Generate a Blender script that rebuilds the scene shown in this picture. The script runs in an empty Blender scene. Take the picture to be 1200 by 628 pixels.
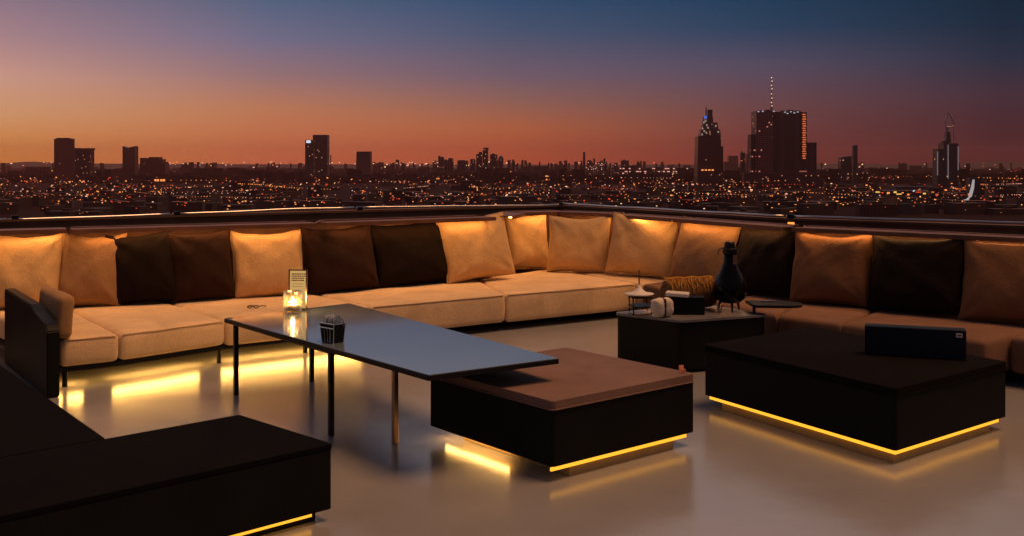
import bpy, bmesh, math, random
from mathutils import Vector, Matrix, noise

random.seed(7)
sc = bpy.context.scene
C = sc.collection
H = 1.75            # eye height above the terrace floor
V = Vector

# ------------------------------------------------------------------ helpers
def lin(c):
    return tuple(((x/255)/12.92 if x/255 <= .04045 else ((x/255+.055)/1.055)**2.4) for x in c)

def P(px, py, z):
    """terrace point at height z seen at photo pixel (px, py)"""
    d = 1200*(H-z)/(py-193)
    return V(((px-600)*d/1200, d, z))

def obj(name, bm, mat, parent=None, smooth=False, origin=None, recalc=True):
    if recalc:
        bmesh.ops.recalc_face_normals(bm, faces=bm.faces)
    if parent is not None:
        org = PW[parent.name]
    elif origin is not None:
        org = V(origin)
    else:
        xs = [v.co for v in bm.verts]
        lo = V([min(c[i] for c in xs) for i in range(3)]); hi = V([max(c[i] for c in xs) for i in range(3)])
        org = V(((lo.x+hi.x)/2, (lo.y+hi.y)/2, lo.z))
    for v in bm.verts: v.co -= org
    me = bpy.data.meshes.new(name)
    bm.to_mesh(me); bm.free()
    if smooth:
        for p in me.polygons: p.use_smooth = True
    o = bpy.data.objects.new(name, me)
    for m in (mat if isinstance(mat, (list, tuple)) else [mat]): me.materials.append(m)
    C.objects.link(o)
    if parent is not None:
        o.parent = parent
    else:
        o.location = org
    PW[o.name] = org
    return o

PW = {}
def empty(name, loc):
    o = bpy.data.objects.new(name, None); C.objects.link(o)
    o.location = loc; o.empty_display_size = .1
    PW[o.name] = V(loc)
    return o

def tag(o, label, cat, group=None, kind=None):
    o['label'] = label; o['category'] = cat
    if group: o['group'] = group
    if kind: o['kind'] = kind
    return o

def thing(name, loc, label, cat, group=None):
    return tag(empty(name, loc), label, cat, group)

def autosmooth(o, ang=35):
    me = o.data
    for p in me.polygons: p.use_smooth = True
    b = bmesh.new(); b.from_mesh(me)
    for e in b.edges:
        if len(e.link_faces) == 2 and e.calc_face_angle(0) > math.radians(ang): e.smooth = False
    b.to_mesh(me); b.free()
    return o

def prism(bm, pts, z0, z1, bev=0, seg=2):
    n = len(pts)
    lo = [bm.verts.new((p[0], p[1], z0)) for p in pts]
    hi = [bm.verts.new((p[0], p[1], z1)) for p in pts]
    fs = [bm.faces.new(list(reversed(lo))), bm.faces.new(hi)]
    for i in range(n):
        fs.append(bm.faces.new((lo[i], lo[(i+1) % n], hi[(i+1) % n], hi[i])))
    if bev > 0:
        es = set()
        for f in fs: es.update(f.edges)
        bmesh.ops.bevel(bm, geom=list(es), offset=bev, segments=seg, profile=.5, affect='EDGES', clamp_overlap=True)

def box(bm, c, s, rz=0, bev=0, rx=0, ry=0):
    m = Matrix.Translation(c) @ Matrix.Rotation(rz, 4, 'Z') @ Matrix.Rotation(rx, 4, 'X') @ Matrix.Rotation(ry, 4, 'Y')
    r = bmesh.ops.create_cube(bm, size=1, matrix=m @ Matrix.Diagonal((s[0], s[1], s[2], 1)))
    if bev > 0:
        es = set()
        for v in r['verts']: es.update(v.link_edges)
        bmesh.ops.bevel(bm, geom=list(es), offset=bev, segments=2, profile=.5, affect='EDGES', clamp_overlap=True)

def tube(bm, pts, r, n=8, closed=False, caps=True):
    pts = [V(p) for p in pts]; rings = []
    N = len(pts)
    for i, p in enumerate(pts):
        if closed: t = pts[(i+1) % N]-pts[i-1]
        else: t = pts[min(i+1, N-1)]-pts[max(i-1, 0)]
        t.normalize()
        a = V((0, 0, 1)) if abs(t.z) < .9 else V((1, 0, 0))
        u = t.cross(a).normalized(); w = t.cross(u)
        rr = r[i] if isinstance(r, (list, tuple)) else r
        rings.append([bm.verts.new(p+rr*(math.cos(k*2*math.pi/n)*u+math.sin(k*2*math.pi/n)*w)) for k in range(n)])
    for i in range(N if closed else N-1):
        a, b = rings[i], rings[(i+1) % N]
        for k in range(n):
            bm.faces.new((a[k], a[(k+1) % n], b[(k+1) % n], b[k]))
    if caps and not closed:
        bm.faces.new(list(reversed(rings[0]))); bm.faces.new(rings[-1])

def lathe(bm, prof, c, n=32, m=None, capb=True, capt=True):
    c = V(c); rings = []
    for r, z in prof:
        ring = []
        for k in range(n):
            a = k*2*math.pi/n
            p = V((r*math.cos(a), r*math.sin(a), z))
            if m: p = m @ p
            ring.append(bm.verts.new(c+p))
        rings.append(ring)
    for a, b in zip(rings, rings[1:]):
        for k in range(n): bm.faces.new((a[k], a[(k+1) % n], b[(k+1) % n], b[k]))
    if capb: bm.faces.new(list(reversed(rings[0])))
    if capt: bm.faces.new(rings[-1])

def rbox(bm, l, r, res, mapf):
    """box of size l with all edges rounded by r, its surface gridded, each vertex sent through mapf"""
    hx = [x/2 for x in l]; cache = {}
    n = [max(2, int(round(x/res))) for x in l]
    def vert(p):
        k = tuple(round(q, 5) for q in p)
        if k in cache: return cache[k]
        rr = [min(r, h*.99) for h in hx]
        q = V([max(-(hx[i]-rr[i]), min(hx[i]-rr[i], p[i])) for i in range(3)])
        d = V(p)-q
        mx = max(abs(d.x)/rr[0], abs(d.y)/rr[1], abs(d.z)/rr[2])
        if d.length > 1e-9: d = d.normalized()*mx*min(rr)
        v = bm.verts.new(mapf(q+d, V(p)))
        cache[k] = v
        return v
    def coords(i):
        # denser near the rounded ends
        out = []
        for k in range(n[i]+1):
            out.append(-hx[i]+l[i]*k/n[i])
        extra = [-hx[i]+min(r, hx[i]*.6)*t for t in (.3, .65, 1)]
        out += extra + [-e for e in extra]
        out = sorted(set(round(o, 5) for o in out))
        res_ = [out[0]]
        for o in out[1:]:
            if o-res_[-1] > r*.12 or o == out[-1]: res_.append(o)
        return res_
    cs = [coords(0), coords(1), coords(2)]
    for ax in range(3):
        a, b = (ax+1) % 3, (ax+2) % 3
        for s in (-1, 1):
            for i in range(len(cs[a])-1):
                for j in range(len(cs[b])-1):
                    q = []
                    for (ii, jj) in ((i, j), (i+1, j), (i+1, j+1), (i, j+1)):
                        p = [0, 0, 0]; p[ax] = s*hx[ax]; p[a] = cs[a][ii]; p[b] = cs[b][jj]
                        q.append(vert(p))
                    if len(set(q)) == 4:
                        try: bm.faces.new(q)
                        except ValueError: pass

def cushion(bm, a, b, c, d, z0, z1, r=.045, res=.06, dome=.02, seed=0, wr=.006):
    """soft slab over the ground quad a b (front) c d (back)"""
    a, b, c, d = [V((p[0], p[1])) for p in (a, b, c, d)]
    lx = ((b-a).length+(c-d).length)/2; ly = ((d-a).length+(c-b).length)/2
    def mp(p, q):
        u = p.x/lx+.5; v = p.y/ly+.5; w = p.z/(z1-z0)+.5
        g = a*(1-u)*(1-v)+b*u*(1-v)+c*u*v+d*(1-u)*v
        z = z0+(z1-z0)*w
        bul = max(0, 16*u*(1-u)*v*(1-v))**.6
        nz = noise.noise(V((g.x*2.1, g.y*2.1, seed*7.3)))*.6+noise.noise(V((g.x*6, g.y*4, seed*3.1)))*.4
        z += w*(dome*bul+wr*nz*1.6)
        side = V((p.x/lx, p.y/ly))
        # faces bulge a little
        k = max(0, 1-abs(p.z)/((z1-z0)/2))**.5*.012
        e = (b-a).normalized(); f = (d-a).normalized()
        if abs(q.x) > lx/2-1e-3: g = g+e*math.copysign(k, q.x)
        if abs(q.y) > ly/2-1e-3: g = g+f*math.copysign(k*(1+.8*nz), q.y)
        return V((g.x, g.y, z))
    rbox(bm, (lx, ly, z1-z0), r, res, mp)

# ------------------------------------------------------------------ materials
def mat(name):
    m = bpy.data.materials.new(name); m.use_nodes = True
    nt = m.node_tree; nt.nodes.clear()
    out = nt.nodes.new('ShaderNodeOutputMaterial')
    return m, nt, out
def nd(nt, t, **k):
    n = nt.nodes.new(t)
    for a, b in k.items():
        if a in n.inputs: n.inputs[a].default_value = b
        else: setattr(n, a, b)
    return n
def principled(name, col, rough=.5, metal=0, var=.15, vscale=3, bump=0, bscale=80, spec=.5, coat=0, rvar=0, trans=0, ior=1.45, sheen=0, fleck=0):
    m, nt, out = mat(name); L = nt.links.new
    b = nd(nt, 'ShaderNodeBsdfPrincipled'); L(b.outputs[0], out.inputs['Surface'])
    b.inputs['Metallic'].default_value = metal; b.inputs['Roughness'].default_value = rough
    b.inputs['Specular IOR Level'].default_value = spec; b.inputs['IOR'].default_value = ior
    b.inputs['Coat Weight'].default_value = coat; b.inputs['Coat Roughness'].default_value = .08
    b.inputs['Transmission Weight'].default_value = trans
    b.inputs['Sheen Weight'].default_value = sheen
    tc = nd(nt, 'ShaderNodeTexCoord')
    ns = nd(nt, 'ShaderNodeTexNoise', Scale=vscale, Detail=5.0); L(tc.outputs['Object'], ns.inputs['Vector'])
    cr = nd(nt, 'ShaderNodeMapRange'); L(ns.outputs['Fac'], cr.inputs['Value'])
    cr.inputs['From Min'].default_value = .3; cr.inputs['From Max'].default_value = .7
    cr.inputs['To Min'].default_value = 1-var; cr.inputs['To Max'].default_value = 1+var
    mx = nd(nt, 'ShaderNodeVectorMath', operation='SCALE'); mx.inputs[0].default_value = col[:3]
    last = cr.outputs[0]
    if fleck:
        n3 = nd(nt, 'ShaderNodeTexNoise', Scale=260.0, Detail=2.0); L(tc.outputs['Object'], n3.inputs['Vector'])
        c3 = nd(nt, 'ShaderNodeMapRange'); L(n3.outputs['Fac'], c3.inputs['Value'])
        c3.inputs['From Min'].default_value = .3; c3.inputs['From Max'].default_value = .7
        c3.inputs['To Min'].default_value = 1-fleck; c3.inputs['To Max'].default_value = 1+fleck
        mm = nd(nt, 'ShaderNodeMath', operation='MULTIPLY'); L(last, mm.inputs[0]); L(c3.outputs[0], mm.inputs[1]); last = mm.outputs[0]
    L(last, mx.inputs['Scale']); L(mx.outputs[0], b.inputs['Base Color'])
    if rvar:
        r2 = nd(nt, 'ShaderNodeMapRange'); L(ns.outputs['Fac'], r2.inputs['Value'])
        r2.inputs['From Min'].default_value = .3; r2.inputs['From Max'].default_value = .7
        r2.inputs['To Min'].default_value = rough-rvar; r2.inputs['To Max'].default_value = rough+rvar
        L(r2.outputs[0], b.inputs['Roughness'])
    if bump:
        n2 = nd(nt, 'ShaderNodeTexNoise', Scale=bscale, Detail=4.0); L(tc.outputs['Object'], n2.inputs['Vector'])
        bp = nd(nt, 'ShaderNodeBump', Strength=bump, Distance=.004); L(n2.outputs['Fac'], bp.inputs['Height'])
        L(bp.outputs[0], b.inputs['Normal'])
    return m
def emis(name, col, s, sample=True):
    m, nt, out = mat(name)
    e = nd(nt, 'ShaderNodeEmission'); e.inputs['Color'].default_value = (*col, 1); e.inputs['Strength'].default_value = s
    nt.links.new(e.outputs[0], out.inputs['Surface'])
    if not sample: m.cycles.emission_sampling = 'NONE'
    return m
def fabric(name, col, wr=.5, sheen=.25, spec=.15):
    """woven cloth: weave and soft creases in the bump, slubs in the colour"""
    m, nt, out = mat(name); L = nt.links.new
    b = nd(nt, 'ShaderNodeBsdfPrincipled'); L(b.outputs[0], out.inputs['Surface'])
    b.inputs['Roughness'].default_value = .9; b.inputs['Specular IOR Level'].default_value = spec
    b.inputs['Sheen Weight'].default_value = sheen; b.inputs['Sheen Roughness'].default_value = .5
    b.inputs['Sheen Tint'].default_value = (*[min(1, c*1.6+.1) for c in col], 1)
    tc = nd(nt, 'ShaderNodeTexCoord')
    oi = nd(nt, 'ShaderNodeObjectInfo')
    add = nd(nt, 'ShaderNodeVectorMath', operation='ADD'); L(tc.outputs['Object'], add.inputs[0]); L(oi.outputs['Random'], add.inputs[1])
    n1 = nd(nt, 'ShaderNodeTexNoise', Scale=2.5, Detail=6.0, Roughness=.6, Distortion=.6); L(add.outputs[0], n1.inputs['Vector'])
    n2 = nd(nt, 'ShaderNodeTexNoise', Scale=160.0, Detail=3.0); L(add.outputs[0], n2.inputs['Vector'])
    n3 = nd(nt, 'ShaderNodeTexNoise', Scale=9.0, Detail=6.0, Roughness=.55, Distortion=1.6); L(add.outputs[0], n3.inputs['Vector'])
    a = nd(nt, 'ShaderNodeMapRange'); L(n1.outputs['Fac'], a.inputs['Value'])
    a.inputs['From Min'].default_value = .3; a.inputs['From Max'].default_value = .7; a.inputs['To Min'].default_value = .84; a.inputs['To Max'].default_value = 1.14
    c = nd(nt, 'ShaderNodeMapRange'); L(n2.outputs['Fac'], c.inputs['Value'])
    c.inputs['From Min'].default_value = .3; c.inputs['From Max'].default_value = .7; c.inputs['To Min'].default_value = .8; c.inputs['To Max'].default_value = 1.2
    mm = nd(nt, 'ShaderNodeMath', operation='MULTIPLY'); L(a.outputs[0], mm.inputs[0]); L(c.outputs[0], mm.inputs[1])
    mx = nd(nt, 'ShaderNodeVectorMath', operation='SCALE'); mx.inputs[0].default_value = col; L(mm.outputs[0], mx.inputs['Scale'])
    L(mx.outputs[0], b.inputs['Base Color'])
    b1 = nd(nt, 'ShaderNodeBump', Strength=wr, Distance=.03); L(n3.outputs['Fac'], b1.inputs['Height'])
    b2 = nd(nt, 'ShaderNodeBump', Strength=.35, Distance=.003); L(n2.outputs['Fac'], b2.inputs['Height']); L(b1.outputs[0], b2.inputs['Normal'])
    L(b2.outputs[0], b.inputs['Normal'])
    return m

M = {}
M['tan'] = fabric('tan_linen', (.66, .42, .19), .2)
M['tanb'] = fabric('tan_linen_shaded', (.36, .20, .09), .2)  # tan linen darkened, shade put into the colour
M['brown'] = fabric('brown_shaded_linen', (.20, .095, .042), .22)  # right sofa's tan pillows, their shadow put into this brown
M['dark'] = fabric('near_black_linen', (.012, .0055, .0035), .22, .0)
M['dkbrown'] = fabric('dark_brown_linen', (.030, .012, .007), .22, .0)
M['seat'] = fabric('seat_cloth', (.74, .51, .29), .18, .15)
M['seatr'] = fabric('seat_cloth_shaded', (.17, .09, .058), .18, .15)  # seat cloth again, the right run's shade put into its colour
M['pouf'] = fabric('pouf_cloth', (.19, .115, .09), .15, .2)
M['poufdark'] = fabric('dark_pouf_cloth', (.007, .005, .005), .1, 0, .04)
M['black'] = principled('black_lacquer', (.007, .007, .007), .5, spec=.15, var=.2, bump=.1, bscale=60)
M['blackm'] = principled('black_powder_coat', (.008, .007, .007), .45, spec=.25, metal=0, bump=.05, bscale=200)
M['panel'] = principled('brown_upholstery', (.15, .062, .03), .55, var=.3, vscale=4, bump=.5, bscale=14)
M['wall'] = principled('parapet_render', (.12, .06, .035), .8, var=.25, bump=.4, bscale=30)
M['steel'] = principled('brushed_steel', (.55, .50, .47), .28, metal=1, bump=.1, bscale=120)
M['bronze'] = principled('bronze_tube', (.34, .23, .16), .25, metal=1)
M['tabletop'] = principled('pale_lacquered_top', (.20, .27, .31), .12, var=.08, vscale=1.5, coat=1, rvar=.03, spec=.8, bump=.03, bscale=6)
M['charcoal'] = principled('charcoal_vinyl', (.010, .010, .0105), .6, spec=.06, var=.15, vscale=5, bump=.2, bscale=90, rvar=.06)
M['white'] = principled('white_ceramic', (.75, .68, .58), .35, var=.05)
M['whitecloth'] = fabric('white_napkin_cloth', (.72, .62, .48), .3, .1)
def clear():
    m, nt, out = mat('clear_glass'); L = nt.links.new
    t = nd(nt, 'ShaderNodeBsdfTransparent'); t.inputs[0].default_value = (.97, .93, .86, 1)
    g = nd(nt, 'ShaderNodeBsdfGlossy'); g.inputs['Roughness'].default_value = .04; g.inputs[0].default_value = (1, .95, .85, 1)
    d = nd(nt, 'ShaderNodeBsdfTranslucent'); d.inputs[0].default_value = (1, .85, .6, 1)
    lw = nd(nt, 'ShaderNodeLayerWeight'); lw.inputs['Blend'].default_value = .35
    m1 = nd(nt, 'ShaderNodeMixShader'); L(lw.outputs['Facing'], m1.inputs[0]); L(t.outputs[0], m1.inputs[1]); L(g.outputs[0], m1.inputs[2])
    m2 = nd(nt, 'ShaderNodeMixShader'); m2.inputs[0].default_value = .025; L(m1.outputs[0], m2.inputs[1]); L(d.outputs[0], m2.inputs[2])
    L(m2.outputs[0], out.inputs['Surface']); return m
M['glass'] = clear()
M['dkglass'] = principled('smoked_glass', (.004, .003, .003), .16, var=.1, spec=.2)
M['navy'] = principled('navy_leatherette', (.006, .009, .017), .55, spec=.2, var=.2, bump=.3, bscale=120)
M['silver'] = principled('silver_metal', (.6, .6, .62), .25, metal=1)
M['packet'] = principled('blue_grey_paper', (.22, .28, .38), .6, var=.4, vscale=40)
M['packet2'] = principled('pale_paper', (.60, .58, .60), .6, var=.4, vscale=50)
M['throw'] = fabric('ochre_brown_throw', (.16, .075, .025), .6, .3)
M['fringe'] = fabric('yellow_fringe', (.50, .23, .04), .3, .3)
M['salmon'] = principled('salmon_paper', (.75, .28, .16), .6)
M['matt'] = fabric('matt_black_cover', (.006, .0055, .0055), .12, 0, .03)
M['candle'] = emis('candle_flame', (1, .58, .20), 1100)
M['glow'] = emis('self_glowing_card', (1, .60, .20), .55)  # card is no lamp; its lit look is put in as emission
M['led'] = emis('amber_led', (1, .42, .03), 1.5)
M['plinth'] = principled('plinth_brown', (.35, .25, .13), .7, var=.12, vscale=9, bump=.2)
M['ledback'] = emis('amber_led_back', (1, .48, .16), 19)
M['ledfloor'] = emis('amber_led_floor', (1, .50, .10), 60)
M['ledmid'] = emis('amber_led_spill', (1, .52, .13), 28)
M['amber'] = emis('amber_lamp', (1, .30, .05), 1.6)
M['wax'] = principled('cream_wax', (.8, .6, .35), .5)
M['ink'] = principled('printed_ink', (.05, .025, .02), .6)
M['red'] = principled('red_ink', (.5, .03, .02), .6)

# polished concrete floor
def floor_mat():
    m, nt, out = mat('polished_concrete'); L = nt.links.new
    b = nd(nt, 'ShaderNodeBsdfPrincipled'); L(b.outputs[0], out.inputs['Surface'])
    tc = nd(nt, 'ShaderNodeTexCoord')
    n1 = nd(nt, 'ShaderNodeTexNoise', Scale=.9, Detail=7.0, Roughness=.6); L(tc.outputs['Object'], n1.inputs['Vector'])
    n2 = nd(nt, 'ShaderNodeTexNoise', Scale=70.0, Detail=4.0); L(tc.outputs['Object'], n2.inputs['Vector'])
    cr = nd(nt, 'ShaderNodeValToRGB'); L(n1.outputs['Fac'], cr.inputs['Fac'])
    cr.color_ramp.elements[0].position = .15; cr.color_ramp.elements[0].color = (.235, .23, .24, 1)
    cr.color_ramp.elements[1].position = .85; cr.color_ramp.elements[1].color = (.32, .315, .33, 1)
    L(cr.outputs[0], b.inputs['Base Color'])
    mr = nd(nt, 'ShaderNodeMapRange'); L(n1.outputs['Fac'], mr.inputs['Value'])
    mr.inputs['From Min'].default_value = .15; mr.inputs['From Max'].default_value = .85
    mr.inputs['To Min'].default_value = .15; mr.inputs['To Max'].default_value = .24
    L(mr.outputs[0], b.inputs['Roughness'])
    b.inputs['Specular IOR Level'].default_value = .95; b.inputs['IOR'].default_value = 1.6
    bp = nd(nt, 'ShaderNodeBump', Strength=.25, Distance=.002); L(n2.outputs['Fac'], bp.inputs['Height'])
    n3 = nd(nt, 'ShaderNodeTexNoise', Scale=2.2, Detail=3.0); L(tc.outputs['Object'], n3.inputs['Vector'])
    b2 = nd(nt, 'ShaderNodeBump', Strength=.35, Distance=.012); L(n3.outputs['Fac'], b2.inputs['Height']); L(bp.outputs[0], b2.inputs['Normal'])
    L(b2.outputs[0], b.inputs['Normal'])
    return m
M['floor'] = floor_mat()

# ------------------------------------------------------------------ terrace shell
RW = 1.17
par = [V((-9.5, 8.28)), V((-5.44, 10.87)), V((.675, 14.8)), V((2.83, 11.3)), V((4.9, 9.8)), V((9.0, 6.83))]
bm = bmesh.new()
off = []   # outer edge of the slab, a little outside the parapet
prism(bm, [(-9.5, -5), (9.0, -5), (9.05, 7.2), (4.98, 10.15), (3.0, 11.6), (.75, 15.25), (-5.6, 11.2), (-9.5, 8.7)], -.8, 0)
o = obj('terrace_floor', bm, M['floor'], origin=(0, 0, 0)); o['kind'] = 'structure'

def offs(line, d):
    """polyline shifted to its left by d"""
    out = []
    for i, p in enumerate(line):
        ns = []
        if i > 0: t = (line[i]-line[i-1]).normalized(); ns.append(V((-t.y, t.x)))
        if i < len(line)-1: t = (line[i+1]-line[i]).normalized(); ns.append(V((-t.y, t.x)))
        n = sum(ns, V((0, 0))).normalized()
        k = d/max(.3, n.dot(ns[0]))
        out.append(p+n*k)
    return out
def strip(bm, a, b, z0, z1, bev=0):
    """closed wall between two parallel polylines"""
    for i in range(len(a)-1):
        pass
    pts = [tuple(p) for p in a]+[tuple(p) for p in reversed(b)]
    lo = [bm.verts.new((p[0], p[1], z0)) for p in pts]; hi = [bm.verts.new((p[0], p[1], z1)) for p in pts]
    N = len(pts); n = len(a)
    for i in range(N): bm.faces.new((lo[i], lo[(i+1) % N], hi[(i+1) % N], hi[i]))
    for i in range(n-1):
        bm.faces.new((hi[i], hi[i+1], hi[N-2-i], hi[N-1-i])); bm.faces.new((lo[N-1-i], lo[N-2-i], lo[i+1], lo[i]))

pw = thing('parapet_wall', (0, 14.0, 0), 'long brown terrace parapet wall with thin steel top rail behind the sofas', 'wall')
bm = bmesh.new(); strip(bm, par, offs(par, .16), .002, RW-.035)
obj('wall', bm, M['wall'], pw)
bm = bmesh.new(); strip(bm, offs(par, -.03), offs(par, .2), RW-.033, RW-.008)
obj('coping', bm, M['wall'], pw)
# slightly uneven steel rail, in lengths, with clamps
def along(line, s):
    for a, b in zip(line, line[1:]):
        l = (b-a).length
        if s <= l: return a+(b-a)*(s/l), (b-a).normalized()
        s -= l
    return line[-1], (line[-1]-line[-2]).normalized()
rl = offs(par, .0); tot = sum((b-a).length for a, b in zip(rl, rl[1:]))
corner_s = (rl[1]-rl[0]).length+(rl[2]-rl[1]).length
cuts = [0, 4.9, 6.6, 8.9, corner_s, corner_s+4.3, corner_s+8.0, tot]
for i in range(len(cuts)-1):
    s0, s1 = cuts[i]+.015, cuts[i+1]-.015; pts = []
    n = 12
    vs = sorted([s0+(s1-s0)*k/n for k in range(n+1)]+[c for c in (sum((rl[j+1]-rl[j]).length for j in range(m)) for m in range(1, 5)) if s0+.1 < c < s1-.1])
    for s in vs:
        p, t = along(rl, s)
        pts.append((p.x, p.y, RW+.008+.008*noise.noise(V((s*1.3, 3, 1)))+(.018*math.sin(s*.9) if s < corner_s else .006)))
    bm = bmesh.new(); tube(bm, pts, .015, 8); o = obj('steel_rail', bm, M['steel'], pw, smooth=True)
    p, t = along(rl, s0+.05)
    bm = bmesh.new(); box(bm, (p.x, p.y, RW+.01), (.07, .05, .05), math.atan2(t.y, t.x), .006); obj('rail_clamp', bm, M['blackm'], pw)

# ------------------------------------------------------------------ sofas
SZ = .39
F = [P(71, 397, SZ), P(140, 390.5, SZ), P(264, 374, SZ), P(435, 358, SZ), P(592, 344, SZ), V((1.44, 11.82, SZ))]
F[0] = V((-3.53, 8.0, SZ))
F = [V((p.x, p.y)) for p in F]
nl = V((-.6, .8))
B = [V(p) for p in ((-4.98, 9.66), (-4.38, 9.95), (-3.58, 10.36), (-2.27, 11.05), (-.42, 12.28), (.50, 13.45))]
sofa = thing('corner_sofa', (F[2].x-.5, F[2].y+.7, 0), 'long tan sofa run along the left parapet, amber light under its front edge', 'sofa')
zb = [.165, .165, .15, .09, .085]
for i in range(5):
    g = .008; e = (F[i+1]-F[i]).normalized()*g; h = (B[i+1]-B[i]).normalized()*g
    bm = bmesh.new(); cushion(bm, F[i]+e, F[i+1]-e, B[i+1]-h, B[i]+h, zb[i], SZ, seed=i, dome=.012, res=.08)
    sc_ = obj('seat_cushion', bm, M['seat'], sofa, smooth=True)
    bm = bmesh.new(); tube(bm, [(*(F[i]+e*3+(F[i+1]-F[i]-e*6)*k/12-nl*.004), SZ-.012+.004*noise.noise(V((k*.4, i, 0)))) for k in range(13)], .006, 6)
    obj('piping', bm, M['seat'], sc_, smooth=True)
bm = bmesh.new(); cushion(bm, V((1.455, 11.83)), V((2.03, 12.07)), V((1.42, 13.04)), V((.52, 13.45)), .085, SZ, seed=9, dome=.01, res=.08)
obj('seat_cushion', bm, M['seat'], sofa, smooth=True)
# frame: thin dark rail under the cushions
Fi = offs(F[:4], .03); Bi = B[:4]
bm = bmesh.new(); strip(bm, Fi, [V(b) for b in Bi], .125, .162)
obj('frame', bm, M['blackm'], sofa)
Fi = offs(F[3:], .35)
bm = bmesh.new(); strip(bm, Fi, [V(b) for b in B[3:]], .002, .083)
obj('plinth', bm, M['blackm'], sofa)
for i, t in ((0, .12), (1, .97), (2, .55), (2, .98)):
    p = F[i]*(1-t)+F[i+1]*t+nl*.08
    bm = bmesh.new(); tube(bm, [(p.x, p.y, .001), (p.x, p.y, .124)], .02, 10); obj('leg', bm, M['blackm'], sofa)
    p = p+nl*1.4
    bm = bmesh.new(); tube(bm, [(p.x, p.y, .001), (p.x, p.y, .124)], .02, 10); obj('leg', bm, M['blackm'], sofa)
# under-seat amber strips
for i, (t0, t1), off_ in ((0, (.05, .45), .14), (1, (.0, .8), .16), (2, (.0, .98), .14)):
    a = F[i]*(1-t0)+F[i+1]*t0; b = F[i]*(1-t1)+F[i+1]*t1
    bm = bmesh.new(); strip(bm, [a+nl*off_, b+nl*off_], [a+nl*(off_+.03), b+nl*(off_+.03)], .108, .122)
    obj('led_strip', bm, M['ledfloor'], sofa)
# arm panel, left end
e0 = (F[1]-F[0]).normalized(); na = V((-e0.y, e0.x))
base = V((-3.41, 7.72))
prof = [(0, .003), (0, .50), (.03, .54), (.09, .555), (.45, .60), (.62, .64), (1.7, .66), (1.7, .003)]
bm = bmesh.new()
la = [bm.verts.new((*(base+na*s-e0*.0), z)) for s, z in prof]
lb = [bm.verts.new((*(base+na*s-e0*.09), z)) for s, z in prof]
bm.faces.new(la); bm.faces.new(list(reversed(lb)))
for i in range(len(prof)): bm.faces.new((la[i], lb[i], lb[(i+1) % len(prof)], la[(i+1) % len(prof)]))
bmesh.ops.bevel(bm, geom=bm.edges[:], offset=.008, segments=2, affect='EDGES')
obj('arm_panel', bm, M['black'], sofa)
# back panels with rounded top corners
def back_panel(a, b, z1, parent, r=.12, mt='panel', t=.07, z0=.1):
    a = V(a); b = V(b); e = (b-a).normalized(); n = V((-e.y, e.x)); l = (b-a).length
    prof = [(0, z0)]+[(r-r*math.cos(k*math.pi/12), z1-r+r*math.sin(k*math.pi/12)) for k in range(7)]
    prof += [(l-x, z) for x, z in reversed(prof[1:])]+[(l, z0)]
    bm = bmesh.new(); A = []; Bv = []
    for x, z in prof:
        p = a+e*x; A.append(bm.verts.new((p.x, p.y, z))); q = p+n*t; Bv.append(bm.verts.new((q.x, q.y, z)))
    bm.faces.new(A); bm.faces.new(list(reversed(Bv)))
    for i in range(len(prof)): bm.faces.new((A[i], Bv[i], Bv[(i+1) % len(prof)], A[(i+1) % len(prof)]))
    bmesh.ops.bevel(bm, geom=[e_ for e_ in bm.edges if len(e_.link_faces) == 2 and e_.calc_face_angle(0) > .9], offset=.015, segments=2, affect='EDGES')
    o = autosmooth(obj('back_panel', bm, M[mt], parent))
    return o
B0 = B[0]-(B[1]-B[0])*1.3
Bd = (B[4]-B[0]).normalized()
def onback(px):
    # point of the back line at pixel column px
    a, b = B[0], B[4]
    k = (px-600)/1200
    t = (k*a.y-a.x)/((b.x-a.x)-k*(b.y-a.y))
    return a+(b-a)*t
LP = [((-5.75, 9.32), (-4.37, 10.02)), ((-4.29, 9.93), (-2.17, 10.99)), ((-2.15, 11.00), (-.29, 12.24)), ((-.27, 12.27), (-.08, 13.26)), ((-.08, 13.30), (.60, 13.70))]
for k, (a, b) in enumerate(LP): back_panel(a, b, (1.13, 1.14, 1.145, 1.135, 1.14)[k], sofa, r=(.03, .04, .14, .03, .03)[k])
# light strip behind the cushions
def led_line(a, b, z, parent, mt='ledback', off=-.25):
    """downlight hidden under a shallow dark pelmet along the top of the back panel"""
    a = V(a); b = V(b); e = (b-a).normalized(); n = V((-e.y, e.x))
    bm = bmesh.new(); strip(bm, [a+n*(off-.03), b+n*(off-.03)], [a-n*.002, b-n*.002], z+.012, z+.024)
    strip(bm, [a+n*(off-.03), b+n*(off-.03)], [a+n*(off-.022), b+n*(off-.022)], z-.016, z+.0115)
    pel = obj('pelmet', bm, M['panel'], parent)
    bm = bmesh.new(); strip(bm, [a+n*off+e*.07, b+n*off-e*.07], [a+n*(off+.03)+e*.07, b+n*(off+.03)-e*.07], z-.002, z+.008)
    obj('led_strip', bm, M[mt], pel)
for k, (a, b) in enumerate(LP):
    e_ = (V(b)-V(a)).normalized()*(.005 if k != 2 else .06); led_line(V(a)+e_, V(b)-e_, 1.108, sofa)

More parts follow.
